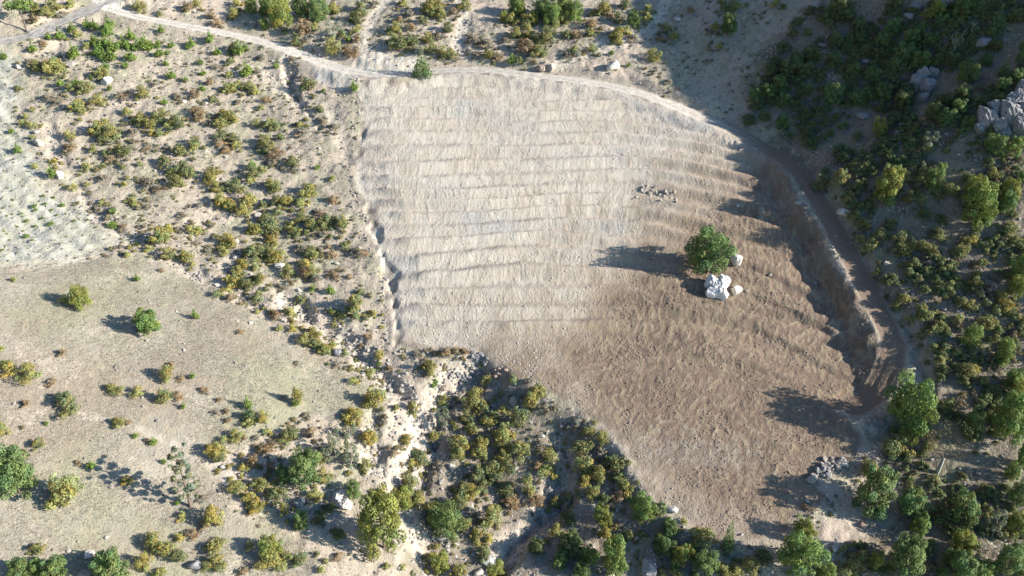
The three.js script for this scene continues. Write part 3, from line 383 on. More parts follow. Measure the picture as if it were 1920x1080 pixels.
survey(640, 720, `y190,70,130,130 y70,170,120,100 y30,190,70 f50,260,110,110 f40,360,120,130 y165,300,110,110 f60,430,120,110 y140,450,60,100 p520,5,40 y310,130,50 y360,310,80,60 y405,130,80,90 s240,215,40 r300,390,60 y575,90,70,70 f575,190,120,120 g520,290,70,70 y640,245,40 g745,70,130,100 g790,120,90,90 g710,180,80,100 g830,200,110,90 g740,250,90 g910,140,60 g860,170,60 g1000,180,110,130 g920,270,110,130 g890,310,90 g660,330,110,130 g665,390,90,90 g790,320,100,90 g780,380,110,110 g1000,360,120,120 g910,400,90,90 g940,460,90,100 g770,500,90,120 g850,480,110,130 y840,470,70 g790,570,90,80 r805,610,50 g440,410,110,80 y400,440,60 s550,450,70 g1070,80,100,120 g1110,40,100,100 s1140,130,60 s1290,240,90,70 s1340,200,80 g1390,260,90,70 y1465,300,60,80 g1350,350,110,110 s1460,370,70 g1370,460,120,130 y1370,540,90,80 g1440,500,90,110 g1540,440,120,110 s1530,470,90 g1415,600,80,80 g1590,570,90 r1560,625,80,50 t1690,690,140,170 g1690,660,70 y1170,400,90,110 s1120,330,60 g1150,490,110,90 r1110,450,60 g1200,520,60 g1050,560,70,130 s1060,620,60 r1100,650,90 g920,590,120,100 r960,650,110,80 r970,680,80 y730,600,100,80 g680,590,90 y700,640,60 g660,660,90,100 g390,550,90,100 p390,600,50 g430,650,120,100 g510,690,80 l240,755,280,440 l340,640,130,150 t70,590,110,100 t590,760,210,180 g520,750,90 y690,780,90 s720,740,60 g840,740,110,150 g870,700,70 y760,840,80,90 y830,865,60,70 g800,950,90,90 y1205,660,70,80 s1280,690,80 g1285,630,50 y1205,815,80,60 d1280,750,100 l870,1040,110,100 l560,1000,110,160 g660,1050,100 y500,970,60 y345,1030,50 l1465,730,110,150 y1490,830,90,80 t1530,960,180,220 t1390,960,120,130 t1350,1050,110 e1280,910,140 t1300,880,120 e1100,910,110 t1800,890,120,130 t1830,920,110 l1900,960,110,170 y1800,1060,60 g1615,850,60,80 s1570,800,60 d1800,690,70 e1840,800,110 d1690,850,70 y1880,1060,80 d1560,520,60 d1500,420,60 d1620,640,60 d1760,730,70 e1230,980,110 d1480,640,70`);
survey(1280, 720, `t1240,105,290,270 g1190,340,170,150 y1160,385,70,60 y1380,335,70 g1420,525,50,40 s1225,480,60 t1060,570,240,290 g1040,460,120,110 t1270,660,170,200 t1320,770,130,130 t1560,690,190,150 d1450,740,130 t1610,200,120,210 t1810,150,210,280 l1870,20,90 d1470,130,110 d1540,180,90 g1640,290,110,90 t1890,380,80,180 d1730,200,60 t1840,480,80,120 f1740,780,130,170 t1880,600,120,160 l1870,770,120,140 l1560,880,140,130 t1240,960,250,220 l1080,980,90,150 g1000,960,110,90 d1000,910,80 g940,1030,130,100 y895,925,60,50 t650,940,250,230 l670,800,120,110 y740,840,50 c250,830,95,260 g110,850,140,130 y5,770,40 l40,940,90,100 t120,1000,160,150 g370,1020,110,110 y290,1050,110,80 g220,1040,90 d450,960,100 t800,1060,120,80 t1450,1050,70 t1560,1010,190,150 t1680,1030,130,100 t1820,960,170,200 l1900,1060,70 d1640,760,60 d1380,900,90 t1500,970,110 s700,690,80,60`);
// landmarks: a plant is described by the nearest
const AREAS = `30,20 beside the track fork at the top corner;120,75 on the slope just under the track fork;205,85 in the sapling patch below the track bend;290,95 on the sparse slope beside the sapling patch;455,100 below the track, above the eroded cut;300,15 on the bank above the pale track;545,30 in the grove above the pale track;615,60 at the lower edge of the grove above the track;110,130 among boulders under the sapling patch;40,240 on the upper pale ridge;140,270 beside the bare grey erosion hollow;200,180 below the big white boulder;270,230 in the middle scrub band of the slope;420,160 at the foot of the eroded cut;420,240 along the central scrub strip;330,320 above the narrow rocky drainage;500,280 in the scrub beside the dug field;600,200 on the rough ground at the field corner;410,350 in the yellowish scrub strip;680,60 beside the dirt chute above the road;760,80 on the bank above the road tree;810,25 near the pale gully at the top;920,90 on the scrub above the road bend;1000,30 in the thicket at the top edge;1130,60 by the faint track above the road;1200,30 in the bushes left of the straight track;1240,90 on the open grass above the road;1350,50 at the edge of the hill shadow;1470,150 on the shaded lower hillside;1580,60 in the shaded wood at the top;1700,60 in the shaded wood below the top rocks;1850,60 in the wood at the top right corner;1560,200 in the middle of the shaded hillside;1700,190 around the shaded rock outcrop;1850,230 beside the large rock outcrop;1620,260 above the shaded stony scree;1520,250 in the shade above the dark road cut;80,400 among the planted rows of the pale ridge;200,390 at the lower edge of the pale ridge;300,430 on the rocky strip above the meadow;440,450 beside the stony drainage above the meadow;480,390 on the slope above the stony drainage;560,420 in the scrub left of the field ditch;590,500 on stony ground left of the field;580,620 along the rubble of the drainage;680,570 at the lower left field edge;150,560 on the upper open meadow;300,590 on the middle open meadow;50,690 on the meadow by the frame edge;110,740 on the lower open meadow;300,700 in the middle of the lower meadow;450,650 on the bare meadow slope;200,790 beside the faint meadow path;40,880 next to the biggest meadow tree;300,860 near the slender grey tree;480,760 on the pale ground at the meadow end;560,780 on the meadow edge above the ravine;420,860 right of the slender grey tree;460,900 in the rusty shrubs below the meadow;580,880 by the big grey-green tree;400,960 below the slender grey tree;150,1050 along the bottom edge under the meadow;320,1030 in the bottom clump of yellow shrubs;520,1040 in the yellow clump at the bottom;680,830 on the ridge left of the ravine;700,740 on the ravine bank;720,960 around the tall yellow-green tree;800,660 at the head of the ravine;870,760 on the wooded spur below the field;920,850 in the middle of the wooded spur;840,900 on the lower wooded spur;970,720 below the field corner bank;1000,880 beside the pale side gully;1100,800 under the curved field bank;1090,880 between side gully and field bank;850,1000 at the foot of the wooded spur;970,930 beside the bare landslip;1060,1010 in the dark grove at the bottom;1150,930 under the lower field bank;1220,1040 around the bottom grey boulder;1320,470 alone in the dug field beside boulders;1370,1000 at the bottom tip of the field;1490,1040 below the tip of the field;1690,745 at the end of the dirt road;1660,840 below the end of the road;1640,930 beside the stone heap;1750,860 around the leafless tree;1850,780 on the slope behind the leafless tree;1600,1040 on the grassy bank at the bottom;1700,1040 in the bottom right wood;1850,1020 in the bottom right corner;1870,930 in the wood at the right edge;1620,350 above the cut bank of the road;1700,340 on the sunlit brow under the shade;1830,360 under the large rock outcrop;1640,420 on the slope right of the cut bank;1700,470 in the scrub band above the road;1820,450 on the stony slope at the right;1880,520 by the right edge near the yellow crown;1700,580 above the lower road leg;1800,600 in the middle of the right slope;1730,660 above the road end;1830,690 on the lower right slope`.split(';').map((s) => { const [, u, v, t] = s.match(/^(\d+),(\d+) (.*)$/); return [+u, +v, t]; });
const ORD = ['first', 'second', 'third', 'fourth', 'fifth', 'sixth', 'seventh', 'eighth', 'ninth', 'tenth'];
const ordinal = (i) => ORD[i] ?? `${i + 1}th`;
const NOUN = { g: 'shrub', y: 'shrub', r: 'shrub', s: 'bush', p: 'young pine', m: 'seedling', d: 'shrub', e: 'tree', t: 'broadleaf tree', l: 'autumn tree', f: 'sparse tree', c: 'conifer', u: 'umbrella pine' };
for (const p of plants) {
  const K = KIND[p.k], q0 = at(p.u, p.v + p.h * 0.3), s = FPX / q0.depth, cosf = Math.sqrt(1 - q0.fall ** 2);
  p.W = p.w / s * (K[1] === 'tree' ? 0.98 : p.k === 'p' ? 1.05 : 1.1); p.H = clamp(Math.sqrt(Math.max(0, (p.h / s) ** 2 - (p.W * q0.fall * 0.9) ** 2)) / cosf, p.W * K[5], p.W * (p.k === 'c' || p.h > 1.8 * p.w ? 3.2 : 1.7));
  if (K[1] === 'tree' && p.u > 1480 && p.v > 280 && p.v < 800) p.H *= 1.22;
  const b = at(p.u, p.v + 0.5 * p.H * cosf * s * (K[1] === 'tree' ? 1.06 : 0.95)); p.x = b.x; p.z = b.z; p.y = ground0(b.x, b.z);
  const [words, mat] = K[4][Math.floor(clamp(0.45 * hash(Math.round(p.u), Math.round(p.v), 9) + 0.55 * (0.5 + 0.9 * noise(p.u * 0.011, p.v * 0.015)), 0, 0.999) * K[4].length)]; p.words = words; p.mat = mat; if (p.u > 1480 && p.v > 100 && mat === 'oliveYellow') { p.words = 'olive green'; p.mat = 'olive'; } p.big = p.w * p.h;
  let best = 1e9; for (const [u, v, t] of AREAS) { const d = Math.hypot(u - p.u, (v - p.v) * 1.3); if (d < best) { best = d; p.area = t; } }
}
const LIMIT = 310, shrubs = plants.filter((p) => KIND[p.k][1] === 'shrub').sort((a, b) => b.big - a.big);
shrubs.slice(LIMIT).forEach((p) => { p.rest = true; });
const look = {}; for (const p of plants) if (!p.rest) (look[`${p.words} ${NOUN[p.k]} ${p.area}`] ??= []).push(p);
for (const [key, l] of Object.entries(look)) {
  l.sort((a, b) => a.u - b.u); const { words, area } = l[0], noun = NOUN[l[0].k], big = [...l].sort((a, b) => b.big - a.big);
  l.forEach((p, i) => { p.label = l.length === 1 ? key : l.length === 2 ? `${p === big[0] ? 'larger' : 'smaller'} ${words} ${noun} ${area}` : `${p === big[0] && big[0].big > 1.3 * big[1].big ? 'largest' : ordinal(i)} ${words} ${noun}${p === big[0] && big[0].big > 1.3 * big[1].big ? '' : ' from the left'} ${area}`; });
}
const GROUP = { shrub: 'shrubs scattered over the valley slopes', 'pine sapling': 'young pines below the track and on the slopes', seedling: 'seedlings planted in rows on the pale ridge', tree: 'trees around the dug field' };
const proto = {};
for (const p of plants) {
  if (p.rest) continue;
  const K = KIND[p.k], shapes = GEO[K[2]], vi = Math.floor(hash(Math.round(p.u * 3), Math.round(p.v * 3), 2) * shapes.length), key = `${p.k}${p.mat}${vi}`;
  let o = proto[key];
  if (!o) { o = new THREE.Group(); part(K[1] === 'tree' ? 'crown' : 'foliage', shapes[vi], MAT[p.mat], o); const st = GEO[K[3]]; part(K[1] === 'tree' ? 'trunk' : 'stem', st[vi % st.length], MAT[p.k === 'f' ? 'paleBark' : 'bark'], o); proto[key] = o; }
  const c = o.clone(); c.name = numbered(K[0]); scene.add(c); c.position.set(p.x, p.y - 0.05 * p.H, p.z); const sq = 0.82 + 0.36 * hash(Math.round(p.u), Math.round(p.v), 12); if (p.k === 'm') { p.W *= 0.7; p.H *= 0.7; } c.scale.set(p.W * sq, p.H, p.W / sq); c.rotation.y = 6.283 * hash(Math.round(p.u * 3), Math.round(p.v * 3), 6);
  tag(c, p.label, K[1], GROUP[K[1]]);
}

// ---------------------------------------------------------------- shrubs and litter that nobody could count
const dummy = new THREE.Object3D(), tint = new THREE.Color();
function scatter(name, label, category, geo, mat, places) {
  const m = new THREE.InstancedMesh(geo, mat, places.length); m.name = name; m.castShadow = m.receiveShadow = true;
  places.forEach((p, i) => { dummy.position.set(p.x, p.y ?? ground0(p.x, p.z), p.z); dummy.rotation.set(p.rx ?? 0, rr(0, 6.28), p.rz ?? 0); dummy.scale.set(p.w, p.h, p.d ?? p.w); dummy.updateMatrix(); m.setMatrixAt(i, dummy.matrix); m.setColorAt(i, tint.setRGB(...p.c)); });
  tag(m, label, category, null, 'stuff'); scene.add(m); return m;
}
const leafWhite = new THREE.MeshPhysicalMaterial({ vertexColors: true, roughness: 0.9, side: THREE.DoubleSide, specularIntensity: 0.3 });
const rest = plants.filter((p) => p.rest);
for (let v = 0; v < 3; v++) scatter(['small_bushes', 'bush_clumps', 'dwarf_bushes'][v], ['countless small bushes dotted among the larger shrubs', 'countless little bush clumps between the larger shrubs', 'countless dwarf bushes on the stony slopes'][v], 'small bushes', GEO.shrub[v], leafWhite,
  rest.filter((_, i) => i % 3 === v).map((p) => ({ x: p.x, z: p.z, y: p.y - 0.04, w: p.W, h: p.H, c: MAT[p.mat].color.toArray() })));
const pick = (n, x0, x1, z0, z1, want) => { const l = []; for (let i = 0, t = 0; l.length < n && t < n * 40; t++) { const x = rr(x0, x1), z = rr(z0, z1), w = want(x, z); if (rnd() < w) { l.push([x, z]); i++; } } return l; };
const openGround = (x, z) => fieldD(x, z) < -0.6 && roadD(x, z) > 0.4;
const scrubHue = () => { const t = rnd(), k = rr(0.8, 1.15); return (t < 0.5 ? [0.34, 0.33, 0.14] : t < 0.80 ? [0.38, 0.33, 0.21] : t < 0.84 ? [0.36, 0.25, 0.16] : [0.28, 0.30, 0.14]).map((c) => c * k); };
const near = plants.filter((p) => KIND[p.k][1] === 'shrub' && p.k !== 'd'), beside = [];
for (let i = 0; i < 2300; i++) { const p = near[rnd() * near.length | 0], x = p.x + (rnd() + rnd() - 1) * 3.2, z = p.z + (rnd() + rnd() - 1) * 3.2; if (openGround(x, z) && meadowD(x, z) < 0 && ridgeD(x, z) < 0) beside.push([x, z, MAT[p.mat].color]); }
scatter('low_scrub', 'low dry scrub and heath covering the stony slopes left of the field', 'low scrub', GEO.shrub[4], leafWhite,
  [...beside.map(([x, z, c]) => { const w = rr(0.5, 1.5), k = rr(0.75, 1.05), b = scrubHue(), t = rr(0.3, 0.9); return { x, z, w, h: w * rr(0.4, 0.8), c: [mix(b[0], c.r, t) * k, mix(b[1], c.g, t) * k, mix(b[2], c.b, t) * k] }; }), ...pick(2400, -135, 62, -92, 60, (x, z) => openGround(x, z) && meadowD(x, z) < 1 && hillD(x, z) < 0 && ridgeD(x, z) < 0 && trackD(x, z) > 1 && paleD(x, z) > 1.5 && cutD(x, z) < -1 && fillD(x, z) < -1 ? sst(-0.3, 0.6, noise(x * 0.09, z * 0.09) + 0.4 * noise(x * 0.4, z * 0.4)) : 0).map(([x, z]) => { const w = rr(0.35, 1.1) ** 1.2; return { x, z, w, h: w * rr(0.35, 0.6), c: scrubHue() }; })]);
scatter('undergrowth', 'dense dark undergrowth covering the shaded hillside', 'undergrowth', GEO.shrub[3], leafWhite,
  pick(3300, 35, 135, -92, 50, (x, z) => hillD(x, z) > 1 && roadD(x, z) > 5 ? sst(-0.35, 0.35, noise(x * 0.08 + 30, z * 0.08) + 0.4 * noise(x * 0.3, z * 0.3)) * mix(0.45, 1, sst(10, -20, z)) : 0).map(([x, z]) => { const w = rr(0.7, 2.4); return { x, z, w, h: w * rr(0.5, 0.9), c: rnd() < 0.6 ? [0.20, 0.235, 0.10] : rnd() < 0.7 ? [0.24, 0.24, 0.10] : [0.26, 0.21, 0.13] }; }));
const rowSpots = [];
for (let a = -60; a < 60; a += 2.3) for (let b = -70; b < 70; b += 1.7) { const x = -95 + a * 0.6 + b * 0.8 + rr(-0.3, 0.3), z = -22 - a * 0.8 + b * 0.6 + rr(-0.3, 0.3); if (ridgeD(x, z) > 0.5 && rnd() < 0.8) { const w = rr(0.3, 0.65); rowSpots.push({ x, z, w, h: w * 0.7, c: rnd() < 0.7 ? [0.27, 0.30, 0.17] : [0.33, 0.36, 0.14] }); } }
scatter('seedling_rows', 'tiny grey-green seedlings in straight rows over the pale ridge', 'seedling rows', GEO.sapling[1], leafWhite, rowSpots);
// tufts: a fan of dry blades
const tuftGeo = (() => { const l = []; for (let i = 0; i < 7; i++) { const g = new THREE.BufferGeometry(), a = i * 0.9, c = Math.cos(a), s = Math.sin(a), lean = rr(0.25, 0.7); g.setAttribute('position', new THREE.BufferAttribute(new Float32Array([-0.16 * s, -0.05, 0.16 * c, 0.16 * s, -0.05, -0.16 * c, lean * c, rr(0.6, 1), lean * s]), 3)); g.setIndex([0, 1, 2]); g.computeVertexNormals(); l.push(g); } return mergeGeometries(l); })();
const grassMat = new THREE.MeshStandardMaterial({ roughness: 1, side: THREE.DoubleSide });
scatter('dry_grass', 'dry grass tufts covering the open meadow', 'dry grass', tuftGeo, grassMat, pick(26000, -125, 0, -20, 60, (x, z) => { const d = meadowD(x, z); return d > -2 ? sst(-2, 2, d) * sst(-0.7, 0.5, noise(x * 0.12, z * 0.12) + 0.6 * noise(x * 0.6, z * 0.6)) : 0; }).map(([x, z]) => { const w = rr(0.18, 0.42), k = rr(0.75, 1.15), q = rnd(); return { x, z, w, h: rr(0.06, 0.18), c: q < 0.5 ? [0.44 * k, 0.39 * k, 0.29 * k] : q < 0.8 ? [0.37 * k, 0.35 * k, 0.27 * k] : [0.34 * k, 0.285 * k, 0.23 * k] }; }));
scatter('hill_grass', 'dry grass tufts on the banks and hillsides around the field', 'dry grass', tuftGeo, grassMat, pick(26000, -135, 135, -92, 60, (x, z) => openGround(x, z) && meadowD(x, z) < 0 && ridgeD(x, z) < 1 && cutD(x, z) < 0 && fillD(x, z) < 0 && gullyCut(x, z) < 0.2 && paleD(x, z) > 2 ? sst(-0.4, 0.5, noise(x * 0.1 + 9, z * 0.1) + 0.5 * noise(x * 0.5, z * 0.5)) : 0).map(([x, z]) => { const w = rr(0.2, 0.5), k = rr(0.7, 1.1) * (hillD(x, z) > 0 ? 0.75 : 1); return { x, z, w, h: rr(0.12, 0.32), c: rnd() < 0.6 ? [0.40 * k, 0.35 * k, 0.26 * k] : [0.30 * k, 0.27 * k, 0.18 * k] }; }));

// ---------------------------------------------------------------- stones
function stoneGeo(detail, rough, flat = 1, facets = 9) {                  // block broken along a few planes, edges worn
  const g0 = new THREE.IcosahedronGeometry(1, detail), p = g0.attributes.position, v = new THREE.Vector3(), planes = [], o = rr(0, 99);
  for (let i = 0; i < facets; i++) planes.push([new THREE.Vector3(rr(-1, 1), rr(-1, 1), rr(-1, 1)).normalize(), rr(0.58, 0.88)]);
  for (let i = 0; i < p.count; i++) {
    v.fromBufferAttribute(p, i).normalize(); const d = v.clone(); let r = 1;
    for (const [n, k] of planes) { const q = d.dot(n); if (q > 0.05) r = Math.min(r, k / q); }
    r *= 1 + rough * (noise(d.x * 2.1 + o, d.y * 2.1 + d.z * 1.3) + 0.5 * noise(d.x * 5 + d.z * 3 + o, d.y * 5 - d.z * 4));
    p.setXYZ(i, d.x * r, d.y * r * flat, d.z * r);
  }
  g0.computeVertexNormals(); return g0;
}
const rockTex = (() => { const N = 256, d = new Uint8Array(N * N * 4); for (let j = 0, k = 0; j < N; j++) for (let i = 0; i < N; i++, k += 4) { const x = i / 18, y = j / 18, n = fbm(x, y, 4), crack = sst(0.05, 0.0, Math.abs(noise(x * 0.8 + 3, y * 0.5))) * 0.35, v = clamp(232 + 60 * n - 120 * crack, 40, 255); d[k] = v; d[k + 1] = v * 0.985; d[k + 2] = v * 0.96; d[k + 3] = 255; } const t = new THREE.DataTexture(d, N, N); t.colorSpace = THREE.SRGBColorSpace; t.wrapS = t.wrapT = THREE.RepeatWrapping; t.magFilter = t.minFilter = THREE.LinearFilter; t.repeat.set(2, 1); t.needsUpdate = true; return t; })();
const rockMat = (r, g, b) => new THREE.MeshStandardMaterial({ color: new THREE.Color().setRGB(r, g, b), map: rockTex, bumpMap: rockTex, bumpScale: 0.12, roughness: 0.92 });
const ROCK = { chalk: rockMat(0.92, 0.90, 0.88), white: rockMat(0.70, 0.67, 0.62), pale: rockMat(0.52, 0.48, 0.43), grey: rockMat(0.33, 0.33, 0.34), brown: rockMat(0.42, 0.33, 0.27) };
const CRAGS = [0, 1, 2].map(() => { const g = new THREE.IcosahedronGeometry(1, 9), p = g.attributes.position, v = new THREE.Vector3(), o = rr(0, 99), planes = [...Array(16)].map(() => [new THREE.Vector3(rr(-1, 1), rr(-1, 1), rr(-1, 1)).normalize(), rr(0.55, 0.9)]); for (let i = 0; i < p.count; i++) { v.fromBufferAttribute(p, i).normalize(); let r = 1; for (const [n, k] of planes) { const q = v.dot(n); if (q > 0.05) r = Math.min(r, k / q); } const a = v.x * 3 + v.z * 1.7 + o, b = v.y * 3 - v.z * 2.2, n1 = Math.abs(noise(a, b)), n2 = Math.abs(noise(a * 2.3, b * 2.3 + 5)), n3 = noise(a * 5, b * 5); r *= 0.95 + 0.12 * n1 + 0.05 * n2 + 0.025 * n3 - 0.20 * sst(0.06, 0.0, n1) - 0.06 * sst(0.06, 0, n2); p.setXYZ(i, v.x * r, v.y * r, v.z * r); } g.computeVertexNormals(); return g; });
const STONES = [stoneGeo(3, 0.10, 0.8), stoneGeo(3, 0.12, 0.65), stoneGeo(3, 0.10, 0.9, 12), stoneGeo(3, 0.14, 0.7, 7)];
const PEBBLES = [stoneGeo(1, 0.12, 0.75, 6), stoneGeo(1, 0.12, 0.6, 6), stoneGeo(1, 0.15, 0.9, 6)];
const flatOn = (x, z) => ground0(x, z);
// boulders: sheet x, y, width [, height] with tone
const TONE = { w: ['white', 'white'], p: ['pale', 'pale grey'], g: ['grey', 'grey'], b: ['brown', 'brown'] };
const rocks = [];
function boulders(ox, oy, text) { for (const q of text.trim().split(/\s+/)) { const [x, y, w, h] = q.slice(1).split(',').map(Number); rocks.push({ t: q[0], u: ox + x / 3, v: oy + y / 3, w: w / 3, h: (h ?? w * 0.75) / 3 }); } }
boulders(0, 0, 'w605,455,60,45 p395,360,65,35 w105,375,32 w1035,570,25 w1160,580,22 p1060,355,20 p220,800,50,45 p205,740,30 w340,985,40,50 p250,860,30 w1095,65,20 p920,340,20 p690,575,22 p1270,880,20');
boulders(640, 0, 'w1525,372,72,55 b1125,380,50,40 p1185,380,38,50 w1890,105,36 p1160,370,20');
boulders(1280, 0, 'g1685,235,85,65 g1770,260,36 g1015,645,62,45 g1565,775,32,40 g1030,340,48,30 g1810,225,32 g1470,170,32 g1270,90,55,35 g820,780,20,28 g1100,275,22 g1650,900,32,22 p380,300,15 g1035,115,22 g1215,745,45,26 g1235,700,40,30 g1260,660,30 g785,250,55,30 g1160,800,26 g1220,800,26 g650,685,22');
boulders(1280, 360, 'w300,370,62,95 w302,550,56,50 p360,555,20 p490,465,20 w905,110,78,52 w312,75,22 p650,58,36,20 p1490,375,22 p1470,655,28 p1145,400,34 p1800,320,22 p1380,420,26 p1700,600,22 p690,115,16 p745,510,18 p1290,575,20');
boulders(0, 360, 'w1575,410,56,40 p1450,130,45,28 w1220,520,30 w1680,550,26 g1900,895,52,42 p1900,820,36 p1080,265,26 p1325,275,40 w1325,365,30 w1410,735,20 p1555,625,22 p1895,400,26');
boulders(0, 720, 'w1255,460,32 w505,955,58,48 p480,1060,62,45 g1100,1010,64,60 g1680,660,62,50 p305,930,20 p585,215,15 p100,700,16 p490,1000,24');
boulders(640, 720, 'p970,90,46,55 p1240,230,30 w1130,290,26 w620,460,32,40 p560,555,25 w690,550,22 p1165,590,42,60 w830,985,76,66 g740,955,30 g1730,1020,105,110 w1860,700,58,32 b575,20,42,34 w0,640,95,90 w600,930,22 p1660,860,30 p340,30,34 p420,20,26 p1390,365,24 p770,1055,55,40');
boulders(1280, 720, 'b1010,785,38,30 p850,925,42,48 w1205,865,26 w330,845,20 w950,735,16 w745,905,16 p700,655,28 p1660,500,26 p1100,845,16');
const rockLook = {};
for (const r of rocks) {
  const q = at(r.u, r.v + r.h * 0.25), s = FPX / q.depth; r.W = r.w / s; r.Hh = Math.max(r.W * 0.45, Math.min(r.h / s, r.W * 1.3)); r.x = q.x; r.z = q.z; r.y = ground0(q.x, q.z);
  r.size = r.W > 3 ? 'big' : r.W > 1.7 ? 'broken' : 'small';
  let best = 1e9; for (const [u, v, t] of AREAS) { const d = Math.hypot(u - r.u, (v - r.v) * 1.3); if (d < best) { best = d; r.area = t; } }
  (rockLook[`${r.size} ${TONE[r.t][1]} boulder ${r.area}`] ??= []).push(r);
}
for (const [key, l] of Object.entries(rockLook)) { l.sort((a, b) => a.u - b.u); l.forEach((r, i) => { r.label = l.length === 1 ? key : `${ordinal(i)} ${r.size} ${TONE[r.t][1]} boulder from the left ${r.area}`; }); }
rocks.forEach((r, i) => {
  const m = new THREE.Mesh(STONES[i % 4], ROCK[TONE[r.t][0]]); m.name = numbered('boulder'); m.castShadow = m.receiveShadow = true;
  m.position.set(r.x, r.y + 0.22 * r.Hh, r.z); m.scale.set(r.W * 0.62, r.Hh * 0.72, r.W * 0.55); m.rotation.set(rr(-0.15, 0.15), rr(0, 6.28) * 0 + (hash(i, 3, 3) - 0.5) * 1.6, rr(-0.2, 0.2));
  scene.add(tag(m, r.label, 'boulder', 'pale boulders scattered over the slopes'));
});
function slabs(name, label, category, u, v, list, mat) {                  // outcrop or split boulder: leaning blocks with gaps between
  const q = at(u, v), s = FPX / q.depth, g = new THREE.Group(); g.name = numbered(name); g.position.set(q.x, ground0(q.x, q.z), q.z);
  const f = name === 'rock_outcrop' ? 0.85 : 1; list.forEach(([du, dv, w0, h0, lean], i) => { const w = w0 * f, h = h0 * f; const m = part('slab', CRAGS[i % 3], mat, g), e = at(u + du, v + dv); m.position.set(e.x - q.x, ground0(e.x, e.z) - g.position.y + 0.25 * h / s, e.z - q.z); m.scale.set(0.62 * w / s, 0.68 * h / s, 0.55 * Math.min(w, h) / s); m.rotation.set(-0.25, 0.3 * (i % 3 - 1), lean); });
  scene.add(tag(g, label, category)); return g;
}
slabs('split_boulder', 'largest white boulder, split by dark cracks, near the field tree', 'boulder', 1343, 552, [[-6, -14, 28, 34, 0.25], [10, -12, 26, 34, -0.2], [-6, 4, 26, 26, 0.1], [9, 5, 28, 30, -0.35], [1, -6, 30, 30, 0.5]], ROCK.chalk);
slabs('rock_outcrop', 'big blue-grey rock outcrop at the right edge above bright trees', 'rock outcrop', 1880, 235, [[-30, 2, 40, 66, 0.5], [-16, -16, 30, 50, 0.5], [-6, 12, 30, 40, 0.3], [12, -6, 44, 70, 0.45], [30, 12, 40, 52, 0.35], [22, -36, 44, 44, 0.3], [40, -58, 36, 44, 0.2], [-44, 14, 22, 34, 0.6], [4, 22, 24, 26, 0.1], [44, -10, 30, 60, 0.5]], ROCK.grey);
slabs('rock_outcrop', 'grey rock outcrop among trees in the middle of the shaded hillside', 'rock outcrop', 1728, 168, [[-10, -2, 30, 44, 0.3], [8, 4, 32, 40, -0.1], [2, -18, 34, 34, 0.4], [20, -26, 26, 28, 0.2], [2, 20, 26, 22, 0.2]], ROCK.grey);
slabs('rock_outcrop', 'grey ledge at the top edge among shaded trees', 'rock outcrop', 1745, 10, [[-14, -2, 40, 26, 0.1], [18, 4, 40, 28, -0.1], [40, -4, 34, 26, 0.1], [-30, 8, 26, 20, 0.2]], ROCK.grey);
slabs('pale_slab', 'pale tilted rock slab beside the tall yellow-green tree', 'boulder', 645, 945, [[-6, -6, 26, 30, 0.5], [4, 4, 24, 26, 0.4]], ROCK.white);
function heap(label, spots, n, r0, r1, tones) {                           // each stone of a heap is a piece of its own
  const c = at(...spots[0]), g = new THREE.Group(); g.name = numbered('stone_heap'); g.position.set(c.x, ground0(c.x, c.z), c.z);
  for (let i = 0; i < n; i++) { const [u, v, su, sv] = spots[i % spots.length], e = at(u + (rnd() + rnd() - 1) * su, v + (rnd() + rnd() - 1) * sv), w = rr(r0, r1) * rr(0.7, 1), m = part('stone', STONES[i % 4], ROCK[tones[i % tones.length]], g); m.position.set(e.x - c.x, ground0(e.x, e.z) - g.position.y + w * rr(0.2, 0.55), e.z - c.z); m.scale.set(w, w * 0.9, w * 0.9); m.rotation.set(rr(-0.6, 0.6), rr(0, 6.28), rr(-0.6, 0.6)); }
  scene.add(tag(g, label, 'stone heap'));
}
heap('heap of rosy broken stones high in the dug field', [[1222, 362, 46, 17], [1210, 358, 18, 10], [1245, 368, 30, 14]], 62, 0.12, 0.5, ['pale', 'white', 'pale', 'pale']);
heap('big stone heap with pale rim at the lower right field edge', [[1560, 872, 34, 14], [1545, 884, 26, 16], [1522, 898, 14, 10], [1585, 868, 18, 10], [1535, 880, 18, 14]], 70, 0.25, 0.75, ['pale', 'grey', 'pale', 'white', 'grey']);
heap('dark stone heap beside the tree at the road end', [[1645, 792, 20, 11]], 26, 0.25, 0.6, ['grey', 'grey', 'brown']);
heap('dark rubble tip at the gully head under the field corner', [[900, 672, 16, 16], [885, 690, 22, 14], [865, 708, 22, 12], [930, 702, 22, 10]], 70, 0.25, 0.7, ['grey', 'pale', 'grey', 'brown']);
heap('pink-white rubble around the drainage at the lower field corner', [[700, 690, 40, 26], [665, 640, 26, 22], [730, 730, 24, 18]], 50, 0.22, 0.6, ['pale', 'white', 'pale', 'grey']);
heap('pale rubble spread below the tall yellow-green tree', [[800, 1000, 40, 22], [830, 1015, 26, 16]], 40, 0.2, 0.55, ['white', 'pale', 'pale']);
const pebbleMat = new THREE.MeshStandardMaterial({ roughness: 0.95 });
const stony = (x, z) => !openGround(x, z) ? 0 : Math.max(gullyCut(x, z) * 0.8, sst(2.6, 0.3, paleD(x, z)) * 0.45, hillD(x, z) > 0 ? 0.10 * sst(0.1, 0.6, noise(x * 0.15, z * 0.15)) : 0, basinD(x, z) > 0 ? 0.16 : 0, meadowD(x, z) < -1 ? 0.05 : 0.012, sst(2, 0.3, Math.abs(fieldD(x, z) + 0.8)) * 0.4);
